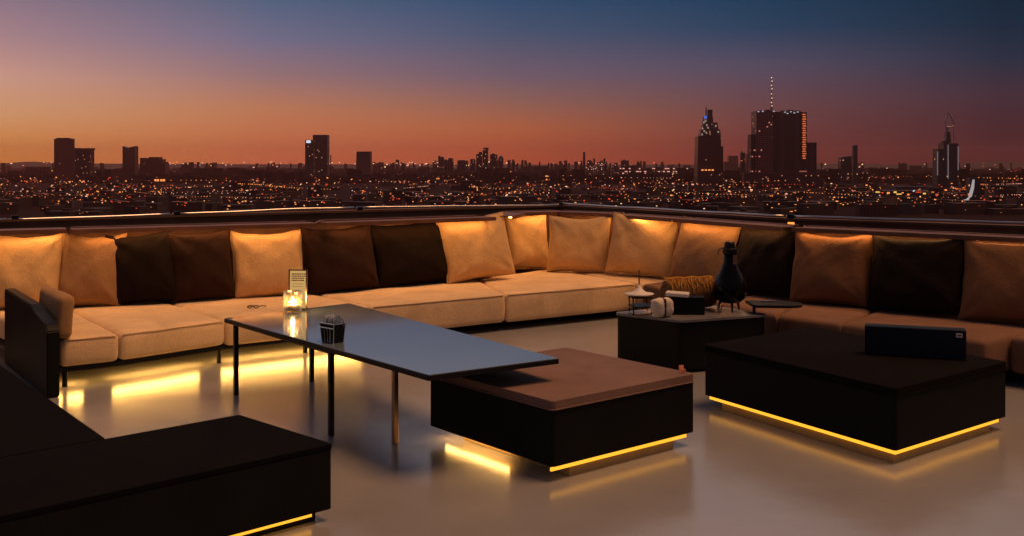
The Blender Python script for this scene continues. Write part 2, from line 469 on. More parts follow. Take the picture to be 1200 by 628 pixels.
# right run
G = [V((1.50, 11.78)), V((2.05, 10.05)), V((2.40, 9.25)), V((3.66, 7.92))]
Gb = [V((2.06, 12.05)), V((2.70, 11.05)), V((2.99, 10.50)), V((4.72, 8.76))]
rs = thing('corner_sofa', (3.2, 9.2, 0), 'sofa run along the right parapet, shade put into its brown cloth, behind the dark ottoman', 'sofa')
Q = [(G[0], G[1], Gb[1], Gb[0]), (G[1], G[2], Gb[2], Gb[1])]
m1 = G[2]+(G[3]-G[2])*.34; m2 = Gb[2]+(Gb[3]-Gb[2])*.36
Q += [(G[2], m1, m2, Gb[2]), (m1, G[3], Gb[3], m2)]
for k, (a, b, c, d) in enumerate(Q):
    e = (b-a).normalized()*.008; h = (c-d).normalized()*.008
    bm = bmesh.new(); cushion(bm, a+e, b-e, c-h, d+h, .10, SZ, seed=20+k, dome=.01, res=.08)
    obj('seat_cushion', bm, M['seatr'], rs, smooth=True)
# short return at the near end
e = (Gb[3]-G[3]).normalized(); t = (G[3]-G[2]).normalized()
R0 = G[3]+t*.01; R1 = G[3]+e*1.38
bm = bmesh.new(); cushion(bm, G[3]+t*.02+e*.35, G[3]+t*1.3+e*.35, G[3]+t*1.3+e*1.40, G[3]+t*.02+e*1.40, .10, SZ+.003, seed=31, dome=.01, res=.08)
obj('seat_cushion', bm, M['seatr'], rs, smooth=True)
bm = bmesh.new(); strip(bm, [G[1]+V((.18, .1)), G[2]+V((.18, .12)), G[3]+V((.15, .2))], [Gb[1], Gb[2], Gb[3]], .002, .098)
obj('plinth', bm, M['blackm'], rs)
gb = [V((.64, 13.70)), V((1.43, 13.10)), V((2.10, 12.06)), V((2.97, 10.44)), V((4.80, 8.73)), V((6.3, 7.4))]
for a, b in ((0, 1), (1, 2), (2, 3), (3, 4), (4, 5)):
    d = (gb[b]-gb[a]).normalized()*.008
    back_panel(gb[a]+d, gb[b]-d, 1.125 if a else 1.135, rs, r=.03, mt='panel', t=.06)
    n_ = (gb[b]-gb[a]).normalized()
    led_line(gb[a]+n_*.02, gb[b]-n_*.02, 1.095 if a else 1.105, rs)

# ------------------------------------------------------------------ pillows
def pillow(e0, e1, h, lean, T, mt, label, seed, tilt=0, z0=SZ, w=None, piping=True, grp='back pillows lined up along both sofas', sag=.03):
    e0 = V((e0[0], e0[1])); e1 = V((e1[0], e1[1])); h = h-.035
    ex = (e1-e0).normalized(); back = V((-ex.y, ex.x))
    wd = w or (e1-e0).length
    l = math.radians(lean)
    ex3 = V((ex.x, ex.y, 0)); up = V((back.x*math.sin(l), back.y*math.sin(l), math.cos(l))); fr = ex3.cross(up).normalized()
    ti = math.radians(tilt)
    ex3, up = ex3*math.cos(ti)+up*math.sin(ti), up*math.cos(ti)-ex3*math.sin(ti)
    mid = (e0+e1)/2
    cen = V((mid.x, mid.y, z0))+V((back.x, back.y, 0))*(T*.42)+up*(h*.5+abs(math.sin(ti))*wd*.22+.012)
    N = 34; rnd = random.Random(seed)
    f1 = rnd.uniform(0, 50)
    def shape(u, v, s):
        x = wd/2*u*(1-.055*(1-v*v)*abs(u)**3); z = h/2*v*(1-.06*(1-u*u)*abs(v)**3)
        # crumpled top edge: corners stand up
        if v > 0: z += v*v*sag*(abs(u)**2-.55)
        z += .012*noise.noise(V((u*2.2, f1, v)))*abs(v)
        x += .010*noise.noise(V((v*2.2, f1+9, u)))*abs(u)
        t = ((1-abs(u)**2.4)*(1-abs(v)**2.4))**.48*(1-.22*v)
        cr = 0
        if t > 0:
            # creases running in from the corners and hanging folds near the top
            for cu, cv in ((-1, 1), (1, 1), (-1, -1), (1, -1)):
                du, dv = u-cu, v-cv; r = math.hypot(du, dv); a = math.atan2(dv, du)
                cr += .013*math.exp(-r*1.6)*math.sin(a*9+f1+cu*2+cv)*min(1, r*3)
            cr += .013*noise.noise(V((u*1.8+v, v*1.4+f1, s)))+.005*noise.noise(V((u*4.5+f1, v*3-u*2, s)))
            cr += .004*math.sin((u*1.2-v*.8)*9+3*noise.noise(V((u*1.5, v*1.5, f1))))*max(0, .6-abs(v-.3))
        y = s*(T/2*t+cr*min(1, t*1.6))
        return cen+ex3*x+up*z+fr*y
    bm = bmesh.new(); grid = {}
    for s in (1, -1):
        for i in range(N+1):
            for j in range(N+1):
                edge = i in (0, N) or j in (0, N)
                if s == -1 and edge: grid[(s, i, j)] = grid[(1, i, j)]; continue
                u = -math.cos(math.pi*i/N)*.35+(2*i/N-1)*.65; v = -math.cos(math.pi*j/N)*.35+(2*j/N-1)*.65
                grid[(s, i, j)] = bm.verts.new(shape(u, v, s))
        for i in range(N):
            for j in range(N):
                q = [grid[(s, i, j)], grid[(s, i+1, j)], grid[(s, i+1, j+1)], grid[(s, i, j+1)]]
                bm.faces.new(q if s == 1 else q[::-1])
    zmin = min(v.co.z for v in bm.verts)
    dz = z0+.003-zmin
    for v in bm.verts: v.co.z += dz
    loop = [grid[(1, i, 0)] for i in range(N)]+[grid[(1, N, j)] for j in range(N)]+[grid[(1, i, N)] for i in range(N, 0, -1)]+[grid[(1, 0, j)] for j in range(N, 0, -1)]
    lp = [v.co.copy() for v in loop]
    rt = tag(obj('back_pillow', bm, M[mt], smooth=True), label, 'pillow', grp)
    if piping:
        bm = bmesh.new(); tube(bm, lp, .007, 6, closed=True); obj('piping', bm, M[mt], rt, smooth=True)
    return rt
def pp(x0, y0, x1, y1): return P(x0, y0, SZ), P(x1, y1, SZ)
PL = [
 (-22, 366, 70, 363, .74, 14, 'tan', 'tan back pillow at the far left end above the armrest', 0),
 (60, 363, 138, 361, .73, 16, 'tanb', 'brown-tan pillow second from the left end, shade put into its cloth colour', -2),
 (133, 361, 212, 357, .72, 15, 'dark', 'near-black tilted pillow third from the left end, pale edge on its right', 5),
 (203, 357, 280, 352, .73, 12, 'dkbrown', 'dark brown pillow with a raised right corner, left of the brightly lit tan one', 2),
 (276, 352, 362, 347, .71, 14, 'tan', 'brightly lit tan pillow right behind the glass candle holder', 0),
 (370, 347, 452, 340, .73, 15, 'dkbrown', 'dark brown pillow with a thin lit top edge, right of the candle holder', 2),
 (448, 340, 535, 333, .73, 15, 'dark', 'blackest pillow of the left sofa, left of the tan corner pillows', 3),
 (530, 334, 611, 328, .77, 15, 'tan', 'creased tan pillow leaning right beside the black one, before the corner', 4),
]
for k, (x0, y0, x1, y1, h, ln, mt, lb, ti) in enumerate(PL):
    a, b = pp(x0, y0, x1, y1)
    pillow(a, b, h, ln, .27, mt, lb, 100+k, ti)
pillow((.02, 13.02), (.50, 13.22), .76, 12, .22, 'tan', 'narrow tallest tan pillow tucked into the corner of the sofas', 120, 0, w=.60)
PR = [
 ((.44, 12.86), (1.15, 12.66), .74, 14, 'tan', 'upright tan pillow just right of the sofa corner', 1),
 ((1.11, 12.50), (1.83, 12.06), .76, 14, 'tan', 'wide tan pillow leaning right behind the low black side table', -3),
 ((1.76, 11.90), (2.22, 11.10), .74, 14, 'tanb', 'tan pillow with shade put into its cloth colour above the rolled throw', -3),
 ((2.28, 10.92), (2.66, 10.16), .76, 14, 'dark', 'black pillow with a creased lit top edge behind the bulb lantern', 3),
 ((2.70, 10.07), (3.24, 9.55), .72, 14, 'brown', 'tan pillow coloured brown for shade, between the two black pillows of the right sofa', 2),
 ((3.27, 9.50), (3.84, 8.90), .74, 14, 'dark', 'large black pillow behind the navy box, glowing along its top', 2),
 ((3.86, 8.86), (4.48, 8.30), .74, 14, 'brown', 'tan pillow coloured brown for shade, at the right edge of the picture', 1),
]
for k, (a, b, h, ln, mt, lb, ti) in enumerate(PR):
    pillow(a, b, h, ln, .27, mt, lb, 140+k, ti, w=(V(b)-V(a)).length*1.09)
# small arm cushion
bm = bmesh.new()
c0 = base+na*.62+e0*.10
cx = Matrix.Translation((c0.x, c0.y, SZ+.175)) @ Matrix.Rotation(math.atan2(e0.y, e0.x), 4, 'Z') @ Matrix.Rotation(math.radians(6), 4, 'Y')
rbox(bm, (.13, .75, .34), .05, .05, lambda p, q: cx @ (p+V((.012*noise.noise(p*5), 0, .012*noise.noise(p*4+V((3, 3, 3)))))))
tag(obj('arm_cushion', bm, M['tanb'], smooth=True), 'small tan cushion propped inside the black armrest at the far left', 'cushion')

# ------------------------------------------------------------------ coffee table
TZ = .59
T_ = [V((-2.19, 7.78)), V((-.462, 5.66)), V((.287, 6.16)), V((-1.37, 8.62))]
ct = thing('coffee_table', (-1.2, 6.9, 0), 'long pale glossy coffee table with a thin black edge on slim black legs', 'table')
def shrink(pts, d): return [tuple(p) for p in offs_closed(pts, d)]
def offs_closed(pts, d):
    n = len(pts); out = []
    for i in range(n):
        t1 = (pts[i]-pts[i-1]).normalized(); t2 = (pts[(i+1) % n]-pts[i]).normalized()
        n1 = V((-t1.y, t1.x)); n2 = V((-t2.y, t2.x)); m = (n1+n2).normalized()
        out.append(pts[i]+m*(d/max(.2, m.dot(n1))))
    return out
def offs_sides(pts, ds):
    n = len(pts); out = []
    for i in range(n):
        a = pts[i-1]; b = pts[i]; c = pts[(i+1) % n]
        t1 = (b-a).normalized(); t2 = (c-b).normalized(); n1 = V((-t1.y, t1.x)); n2 = V((-t2.y, t2.x))
        p = a+n1*ds[i-1]; q = b+n2*ds[i]
        k = ((q.x-p.x)*t2.y-(q.y-p.y)*t2.x)/(t1.x*t2.y-t1.y*t2.x)
        out.append(p+t1*k)
    return out
def rounded(pts, r, n=5):
    N = len(pts); out = []
    for i in range(N):
        p = pts[i]; a = (pts[i-1]-p).normalized(); b = (pts[(i+1) % N]-p).normalized()
        ang = a.angle(b); t = r/math.tan(ang/2); s = p+a*t; e = p+b*t
        c = p+(a+b).normalized()*(r/math.sin(ang/2))
        for k in range(n+1):
            q = s.lerp(e, k/n)-c; out.append(c+q.normalized()*r)
    return out
bm = bmesh.new(); prism(bm, rounded(T_, .012, 3), TZ-.034, TZ-.006, .003)
obj('edge_frame', bm, M['blackm'], ct)
bm = bmesh.new(); prism(bm, rounded(offs_closed(T_, .006), .012, 3), TZ-.0055, TZ, .0015)
obj('tabletop', bm, M['tabletop'], ct)
for p, mt in (((-2.10, 7.79), 'blackm'), ((-1.17, 6.62), 'blackm'), ((-.735, 6.43), 'bronze'), ((-1.62, 8.28), 'blackm')):
    bm = bmesh.new(); box(bm, (p[0], p[1], (TZ-.034)/2), (.034, .034, TZ-.036), .6, .004); obj('leg', bm, M[mt], ct)
# inner rails
bm = bmesh.new(); tube(bm, [(-2.10, 7.79, TZ-.05), (-1.17, 6.62, TZ-.05), (-.735, 6.43, TZ-.05), (-1.62, 8.28, TZ-.05)], .013, 6, closed=True)
obj('under_rail', bm, M['blackm'], ct)

# ------------------------------------------------------------------ ottomans
def ottoman(name, quad, top, label, topm, sides, z0=.085, zt=.45, ledsides=()):
    c = sum(quad, V((0, 0)))/4
    t = thing(name, (c.x, c.y, 0), label, 'ottoman')
    bm = bmesh.new(); prism(bm, rounded(offs_closed(quad, .004), .02, 3), z0, zt-.05, .006)
    obj('body', bm, M[sides], t)
    bm = bmesh.new(); prism(bm, rounded(quad, .03, 4), zt-.0485, zt, .012, 3)
    pad = autosmooth(obj('top_pad', bm, M[topm], t))
    bm = bmesh.new(); tube(bm, [(p.x, p.y, zt-.004) for p in rounded(offs_closed(quad, .006), .03, 4)], .005, 6, closed=True); obj('piping', bm, M[topm], pad, smooth=True)
    bm = bmesh.new(); tube(bm, [(p.x, p.y, zt-.0485) for p in rounded(offs_closed(quad, -.001), .03, 4)], .005, 6, closed=True); obj('piping', bm, M[topm], pad, smooth=True)
    ins = [.16]*4
    for l_ in ledsides: ins[l_[0]] = .04 if l_[4] == 'led' else .16
    inner = offs_sides(quad, ins)
    bm = bmesh.new(); prism(bm, [tuple(p) for p in inner], .002, z0-.002); obj('plinth', bm, M['plinth'], t)
    for i, a0, b0, d, mt, hh_ in ledsides:
        a = quad[i]; b = quad[(i+1) % 4]; e = (b-a).normalized(); n = V((-e.y, e.x)); l = (b-a).length
        p0 = a+e*l*a0+n*d; p1 = a+e*l*b0+n*d
        bm = bmesh.new(); strip(bm, [p0, p1], [p0+n*.012, p1+n*.012], z0-hh_, z0-.003)
        obj('led_strip', bm, M[mt], t)
    return t
o1 = [V((.225, 5.63)), V((1.145, 6.39)), V((.385, 7.31)), V((-.535, 6.55))]
ottoman('ottoman', o1, .45, 'brown-topped black box ottoman partly under the end of the coffee table', 'pouf', 'charcoal',
        ledsides=((0, .0, .94, .012, 'led', .022), (3, .02, .55, .12, 'ledmid', .02)))
o2 = [V((2.23, 5.95)), V((3.28, 6.78)), V((2.42, 8.25)), V((1.39, 7.43))]
ottoman('ottoman', o2, .45, 'large black ottoman with a yellow light strip wrapping its near corner', 'poufdark', 'charcoal',
        ledsides=((0, .012, .93, .012, 'led', .022), (3, .03, .99, .012, 'led', .022)))

# foreground black daybeds
K = V((-1.5, 5.63)); R = V((-.88, 5.04)); d1 = V((-.73, -.68)).normalized()
dA = [K, K+d1*2.3, R+d1*2.3, R]
t = thing('daybed', (-1.9, 4.6, 0), 'plain charcoal bench block nearest the camera at the bottom left', 'bench')
bm = bmesh.new(); prism(bm, rounded(offs_closed(dA, .003), .015, 3), .06, .352, .006, 2); obj('body', bm, M['charcoal'], t)
bm = bmesh.new(); prism(bm, rounded(dA, .015, 3), .354, .38, .006, 2); obj('cover', bm, M['matt'], t)
bm = bmesh.new(); prism(bm, [tuple(p) for p in offs_closed(dA, .06)], .002, .058); obj('plinth', bm, M['blackm'], t)
e_ = (dA[3]-dA[2]).normalized(); n_ = V((-e_.y, e_.x))
bm = bmesh.new(); strip(bm, [dA[2]+n_*.035, dA[3]+n_*.035-e_*.1], [dA[2]+n_*.055, dA[3]+n_*.055-e_*.1], .035, .058); obj('led_strip', bm, M['led'], t)
C1 = V((-2.06, 5.16))+d1*.0; C2 = V((-3.70, 7.27))
s0 = K+d1*(C1-K).dot(d1); C1 = s0+V((d1.y, -d1.x))*.012+V((-.0, .0))
dB = [C1, C2, C2+d1*1.6, C1+d1*1.6]
t = thing('daybed', (-3.6, 5.4, 0), 'black bench block at the left edge, in front of the sofa armrest', 'bench')
bm = bmesh.new(); prism(bm, rounded(offs_closed(dB, .003), .015, 3), .06, .352, .006, 2); obj('body', bm, M['charcoal'], t)
bm = bmesh.new(); prism(bm, rounded(dB, .015, 3), .354, .38, .006, 2); obj('cover', bm, M['matt'], t)
bm = bmesh.new(); prism(bm, [tuple(p) for p in offs_closed(dB, .06)], .002, .058); obj('plinth', bm, M['blackm'], t)

# ------------------------------------------------------------------ low side table
sq = [V((1.41, 8.57)), V((2.25, 8.93)), V((1.80, 9.62)), V((.88, 9.05))]
st = thing('side_table', (1.6, 9.0, 0), 'low solid black side table between the two sofas, crowded with small things', 'table')
bm = bmesh.new(); prism(bm, rounded(offs_closed(sq, .012), .05, 4), .03, .428, .004); obj('body', bm, M['black'], st)
bm = bmesh.new(); prism(bm, rounded(sq, .06, 5), .430, .45, .004); obj('tabletop', bm, principled('dark_stone_top', (.16, .15, .16), .28, var=.3, vscale=8), st)
bm = bmesh.new(); prism(bm, [tuple(p) for p in offs_closed(sq, .06)], .002, .0285); obj('plinth', bm, M['blackm'], st)
Z = .451
# napkin bundle tied in the middle
t = thing('napkin_bundle', (1.285, 8.77, Z), 'white cloth bundle with a dark band, at the near edge of the low black table', 'napkin')
bm = bmesh.new(); mx_ = Matrix.Translation((1.285, 8.77, Z+.082)) @ Matrix.Rotation(.35, 4, 'Z')
rbox(bm, (.19, .13, .16), .045, .02, lambda p, q: mx_ @ (V((p.x*(1-.25*max(0, -p.z/.08)*.5), p.y, p.z))*(1-.10*math.exp(-(p.x/.012)**2)*.5)+V((0, 0, .012*noise.noise(p*14)))+p.normalized()*.008*noise.noise(p*22)))
obj('cloth', bm, M['whitecloth'], t, smooth=True)
bm = bmesh.new(); box(bm, (0, 0, 0), (.022, .135, .162), 0, .01); bmesh.ops.transform(bm, matrix=mx_, verts=bm.verts); obj('band', bm, M['ink'], t)
# wire rack
t = thing('wire_rack', (1.12, 8.93, Z), 'small black wire rack with two tilted shelves under the white dish', 'rack')
rm = Matrix.Translation((1.12, 8.93, Z)) @ Matrix.Rotation(.3, 4, 'Z')
bm = bmesh.new()
for sx in (-.085, .085):
    loop = [(sx-.01, -.07, 0.008), (sx+.01, .07, 0.008), (sx+.01, .07, .15), (sx-.015, -.07, .15)]
    tube(bm, [rm @ V(p) for p in loop], .008, 6, closed=True)
obj('frame', bm, M['blackm'], t)
for zz in (.01, .07, .143):
    bm = bmesh.new(); box(bm, (0, 0, zz+.006), (.175, .14, .008), 0, .002, rx=.10 if zz == .07 else 0); bmesh.ops.transform(bm, matrix=rm, verts=bm.verts)
    obj('shelf', bm, M['blackm'] if zz > .05 else M['white'], t)
t = thing('incense_dish', (1.12, 8.93, Z+.155), 'white flared dish with an upright stick on top of the wire rack', 'dish')
bm = bmesh.new(); lathe(bm, [(.02, .0), (.115, .012), (.128, .02), (.125, .026), (.06, .036), (.03, .062), (.012, .09), (.0065, .10)], (1.11, 8.93, Z+.157), 28)
obj('dish', bm, M['white'], t, smooth=True)
bm = bmesh.new(); tube(bm, [(1.11, 8.93, Z+.24), (1.105, 8.93, Z+.385)], .007, 6); obj('stick', bm, M['bronze'], t)
# dark box with white lid
t = thing('tissue_box', (1.53, 8.98, Z), 'dark box with a white lid set askew, centre of the low black table', 'box')
bm = bmesh.new(); box(bm, (1.53, 8.98, Z+.077), (.30, .18, .152), -.08, .006); obj('body', bm, M['black'], t)
bm = bmesh.new(); box(bm, (1.45, 8.97, Z+.171), (.20, .16, .032), -.25, .006, ry=.05); obj('lid', bm, M['white'], t)
# rolled throw
t = thing('rolled_throw', (1.58, 9.29, Z), 'rolled brown throw with yellow fringe lying behind the white-lidded box', 'blanket')
ax = V((.93, .28, 0)).normalized() ; c = V((1.60, 9.27, Z+.137)); rm = Matrix.Translation(c) @ ax.to_track_quat('Z', 'Y').to_matrix().to_4x4()
bm = bmesh.new()
lathe(bm, [(.0, -.24), (.05, -.243), (.10, -.24), (.125, -.22), (.133, -.1), (.130, 0), (.134, .1), (.128, .2), (.115, .235), (.075, .24), (.07, .225), (.03, .225), (.0, .235)], (0, 0, 0), 32, capb=False, capt=False)
bmesh.ops.remove_doubles(bm, verts=bm.verts, dist=.0005)
for v in bm.verts:
    v.co += v.co.normalized()*.008*noise.noise(v.co*16); v.co = rm @ v.co
obj('roll', bm, M['throw'], t, smooth=True)
bm = bmesh.new()
rr = random.Random(4)
fx = V((ax.x, ax.y, 0)); fy = V((ax.y, -ax.x, 0))
for k in range(26):
    s = -.23+.46*k/25
    top = c+fx*s+V((0, 0, .140)); L_ = rr.uniform(.4, 1.0)
    pts = []
    for j in range(6):
        a = j/5*1.45*L_; pts.append(c+fx*(s+.01*rr.uniform(-1, 1))+V((0, 0, math.cos(a)*.142))+fy*math.sin(a)*.142)
    tube(bm, pts, [.005]*5+[.002], 5)
obj('fringe', bm, M['fringe'], t)
bm = bmesh.new(); tube(bm, [c+fx*s_+V((0, 0, .143+.004*math.sin(s_*40)))-fy*.01 for s_ in [-.24+.48*k/20 for k in range(21)]], .011, 8); obj('trim', bm, M['fringe'], t, smooth=True)
# tiny glass
bm = bmesh.new(); lathe(bm, [(.018, 0), (.02, .003), (.026, .07), (.024, .07), (.017, .008), (0.001, .008)], (1.83, 9.02, Z), 20, capt=False)
tag(obj('shot_glass', bm, M['glass'], smooth=True), 'tiny clear glass between the rolled throw and the bulb lantern', 'glass')
# bulb lantern
t = thing('bulb_lantern', (1.94, 9.12, Z), 'tall smoked glass bulb lantern with a narrow neck on little black feet', 'lantern')
lc = (1.94, 9.12, Z+.07)
bm = bmesh.new(); lathe(bm, [(.02, 0), (.09, .012), (.135, .05), (.152, .11), (.148, .17), (.12, .24), (.085, .30), (.062, .345), (.055, .37), (.054, .43)], lc, 40)
obj('bulb', bm, M['dkglass'], t, smooth=True)
bm = bmesh.new(); lathe(bm, [(.062, .432), (.064, .44), (.064, .475), (.05, .482), (.045, .53), (.035, .54)], lc, 24); autosmooth(obj('cap', bm, M['blackm'], t))
bm = bmesh.new(); tube(bm, [V(lc)+V((math.cos(a)*.085-.02, 0, .44+math.sin(a)*.05)) for a in [math.pi*.55+k*.22 for k in range(9)]], .005, 6); obj('handle', bm, M['bronze'], t)
bm = bmesh.new(); box(bm, V(lc)+V((.035, -.056, .385)), (.045, .006, .085), .35, .002); obj('neck_plate', bm, M['bronze'], t)
for a in (.5, 2.6, 4.7):
    bm = bmesh.new(); tube(bm, [V(lc)+V((math.cos(a)*.11, math.sin(a)*.11, -.067)), V(lc)+V((math.cos(a)*.09, math.sin(a)*.09, .012))], [.007, .012], 8); obj('foot', bm, M['blackm'], t)
# serving board on a post
t = thing('serving_board', (2.0, 8.93, Z), 'rounded black serving board on a short post at the right end of the low table', 'tray')
pts = [V((2.24, 9.04))+V((.31*math.copysign(abs(math.cos(a))**.6, math.cos(a)), .17*math.copysign(abs(math.sin(a))**.7, math.sin(a)))) for a in [k*math.pi/16 for k in range(32)]]
pts = [V((2.24, 9.04))+Matrix.Rotation(-.12, 2) @ (p-V((2.24, 9.04))) for p in pts]
# keep clear of the lantern
pts = [p+V((max(0, 2.10-p.x), 0)) for p in pts]
bm = bmesh.new()
seen = []; 
for p in pts:
    if not seen or (p-seen[-1]).length > 1e-3: seen.append(p)
prism(bm, [tuple(p) for p in seen], .512, .535, .004); obj('board', bm, M['black'], t)
bm = bmesh.new(); tube(bm, [(2.125, 8.99, Z), (2.125, 8.99, .511)], .014, 10); obj('post', bm, M['blackm'], t)
bm = bmesh.new(); box(bm, (2.28, 9.12, .541), (.14, .04, .010), .1, .002)
tag(obj('knife', bm, M['silver']), 'short pale metal knife lying on the black serving board', 'knife')

# ------------------------------------------------------------------ things on the coffee table
# napkin and packet caddy
c0 = P(390, 400, TZ); cz = TZ+.001
t = thing('packet_caddy', (c0.x, c0.y, cz), 'small black metal caddy full of folded paper packets on the pale coffee table', 'caddy')
cm = Matrix.Translation((c0.x, c0.y, cz)) @ Matrix.Rotation(-.75, 4, 'Z')
bm = bmesh.new()
w0, w1, d0, d1_, hh = .060, .072, .04, .048, .125
lo = [(-w0, -d0, 0), (w0, -d0, 0), (w0, d0, 0), (-w0, d0, 0)]; hi = [(-w1, -d1_, hh), (w1, -d1_, hh), (w1, d1_, hh), (-w1, d1_, hh)]
li = [(x*.93, y*.9, .006) for x, y, z in lo]; hi2 = [(x*.95, y*.93, hh) for x, y, z in hi]
A, Bq, Cq, Dq = [[bm.verts.new(p) for p in q_] for q_ in (lo, hi, hi2, li)]
bm.faces.new(A[::-1]); bm.faces.new(Dq)
for X, Y in ((A, Bq), (Bq, Cq), (Cq, Dq)):
    for i in range(4): bm.faces.new((X[i], X[(i+1) % 4], Y[(i+1) % 4], Y[i]))
bmesh.ops.transform(bm, matrix=cm, verts=bm.verts); obj('holder', bm, M['black'], t)
bm = bmesh.new()
for q_ in (0, 1, 2, 3):
    tube(bm, [cm @ V(lo[q_]), cm @ V(hi[q_])], .004, 6)
tube(bm, [cm @ V(h_) for h_ in hi], .004, 6, closed=True)
for k in (-.4, 0.1, .5):
    tube(bm, [cm @ V((w0*k, -d0-.003, .004)), cm @ V((w1*k, -d1_-.003, hh-.03))], .0035, 6)
tube(bm, [cm @ V((-w1, -d1_-.003, hh-.028)), cm @ V((w1, -d1_-.003, hh-.028))], .004, 6)
obj('wire_trim', bm, M['silver'], t)
bm = bmesh.new(); tube(bm, [cm @ V((w1+.01+.035*math.sin(a), 0, hh+.005+.03*math.cos(a))) for a in [-.3+k*.3 for k in range(9)]], .004, 6); obj('handle', bm, M['bronze'], t)
rr = random.Random(11)
for k in range(8):
    bm = bmesh.new(); box(bm, (-.052+.015*k, rr.uniform(-.008, .008), .100+rr.uniform(0, .022)), (.004, .055, .11), rr.uniform(-.15, .15), .001, rx=rr.uniform(-.2, .2), ry=rr.uniform(-.12, .22))
    bmesh.ops.transform(bm, matrix=cm, verts=bm.verts); obj('packet', bm, M['packet'] if k % 3 else M['packet2'], t)
# candle glass
g0 = P(343, 365, TZ)
t = thing('candle_glass', (g0.x, g0.y, cz), 'glowing ribbed glass candle holder at the far end of the coffee table', 'candle')
bm = bmesh.new(); n = 40; prof = [(.062, 0), (.07, .01), (.074, .07), (.072, .165), (.068, .165), (.068, .07), (.062, .014), (.001, .012)]
lathe(bm, prof, (g0.x, g0.y, cz), n, capt=False)
for v in bm.verts:
    a = math.atan2(v.co.y-g0.y, v.co.x-g0.x); r_ = V((v.co.x-g0.x, v.co.y-g0.y)); k = 1+.035*math.cos(a*10)
    v.co.x = g0.x+r_.x*k; v.co.y = g0.y+r_.y*k
obj('glass', bm, M['glass'], t, smooth=True)
bm = bmesh.new(); lathe(bm, [(.05, .0), (.052, .02), (.05, .045), (.001, .04)], (g0.x, g0.y, cz+.015), 24, capt=False); obj('wax', bm, M['wax'], t, smooth=True)
bm = bmesh.new(); lathe(bm, [(.001, 0), (.009, .01), (.011, .02), (.006, .04), (.001, .055)], (g0.x, g0.y, cz+.065), 12, capb=False, capt=False); obj('flame', bm, M['candle'], t, smooth=True)
# standing menu card in a frame, behind the candle
t = thing('menu_stand', (g0.x+.01, g0.y+.13, cz), 'upright menu card with an added glow in a thin frame behind the candle glass', 'sign')
mc = Matrix.Translation((g0.x+.012, g0.y+.13, cz)) @ Matrix.Rotation(-.1, 4, 'Z') @ Matrix.Rotation(-.04, 4, 'X')
def mbox(c, s, bev=0):
    b_ = bmesh.new(); box(b_, c, s, 0, bev); bmesh.ops.transform(b_, matrix=mc, verts=b_.verts); return b_
obj('card', mbox((0, 0, .16), (.13, .006, .30)), M['glow'], t)
bm = mbox((-.071, 0, .16), (.010, .014, .32))
for c_, s_ in (((.071, 0, .16), (.010, .014, .32)), ((0, 0, .316), (.13, .014, .009)), ((0, 0, .008), (.16, .05, .012))):
    box2 = bmesh.new(); box(box2, c_, s_); bmesh.ops.transform(box2, matrix=mc, verts=box2.verts)
    me_ = bpy.data.meshes.new('tmp'); box2.to_mesh(me_); bm.from_mesh(me_); bpy.data.meshes.remove(me_); box2.free()
obj('frame', bm, M['bronze'], t)
bm = bmesh.new(); rr = random.Random(3)
for r_ in range(4):
    x = -.052
    while x < .05:
        w_ = rr.uniform(.006, .02); box(bm, (x+w_/2, -.0045, .285-.017*r_), (w_, .002, .010)); x += w_+.003
for r_ in range(2): box(bm, (0, -.0045, .205-.02*r_), (.09, .002, .003))
box(bm, (-.005, -.0045, .13), (.035, .002, .05)); box(bm, (.02, -.0045, .15), (.012, .002, .02))
bmesh.ops.transform(bm, matrix=mc, verts=bm.verts); obj('print', bm, M['ink'], t)
obj('red_print', mbox((-.01, -.0048, .10), (.03, .002, .014)), M['red'], t)

# bent dark thing on the seat: folded sunglasses
c0 = P(298, 360, SZ+.02)
t = thing('sunglasses', (c0.x, c0.y, SZ+.012), 'small folded dark glasses lying on the lit seat left of the candle', 'glasses')
bm = bmesh.new()
for sx in (-.042, .018):
    tube(bm, [V((c0.x+sx+.022*math.cos(a), c0.y+.012*math.sin(a), SZ+.030+.009*math.sin(a))) for a in [k*math.pi/7 for k in range(14)]], .005, 6, closed=True)
tube(bm, [(c0.x-.02, c0.y, SZ+.034), (c0.x-.004, c0.y, SZ+.036)], .005, 6)
obj('frame', bm, M['ink'], t)
for dx in (0, -.10):
    bm = bmesh.new(); tube(bm, [(c0.x+.04+dx, c0.y, SZ+.034), (c0.x+.07+dx*.9, c0.y+.04, SZ+.034), (c0.x+.085+dx*.9, c0.y+.10, SZ+.024)], .005, 6); obj('temple', bm, M['ink'], t)

# paper tag on the brown ottoman corner
t0 = V((1.06, 6.41, .4515))
bm = bmesh.new(); box(bm, t0+V((0, 0, .024)), (.035, .005, .045), .5, .001, rx=-.15); 
box(bm, t0+V((.012, -.004, .012)), (.03, .004, .022), .2, .001)
tag(obj('paper_tag', bm, M['salmon']), 'tiny salmon paper tag standing on the right corner of the brown ottoman', 'tag')

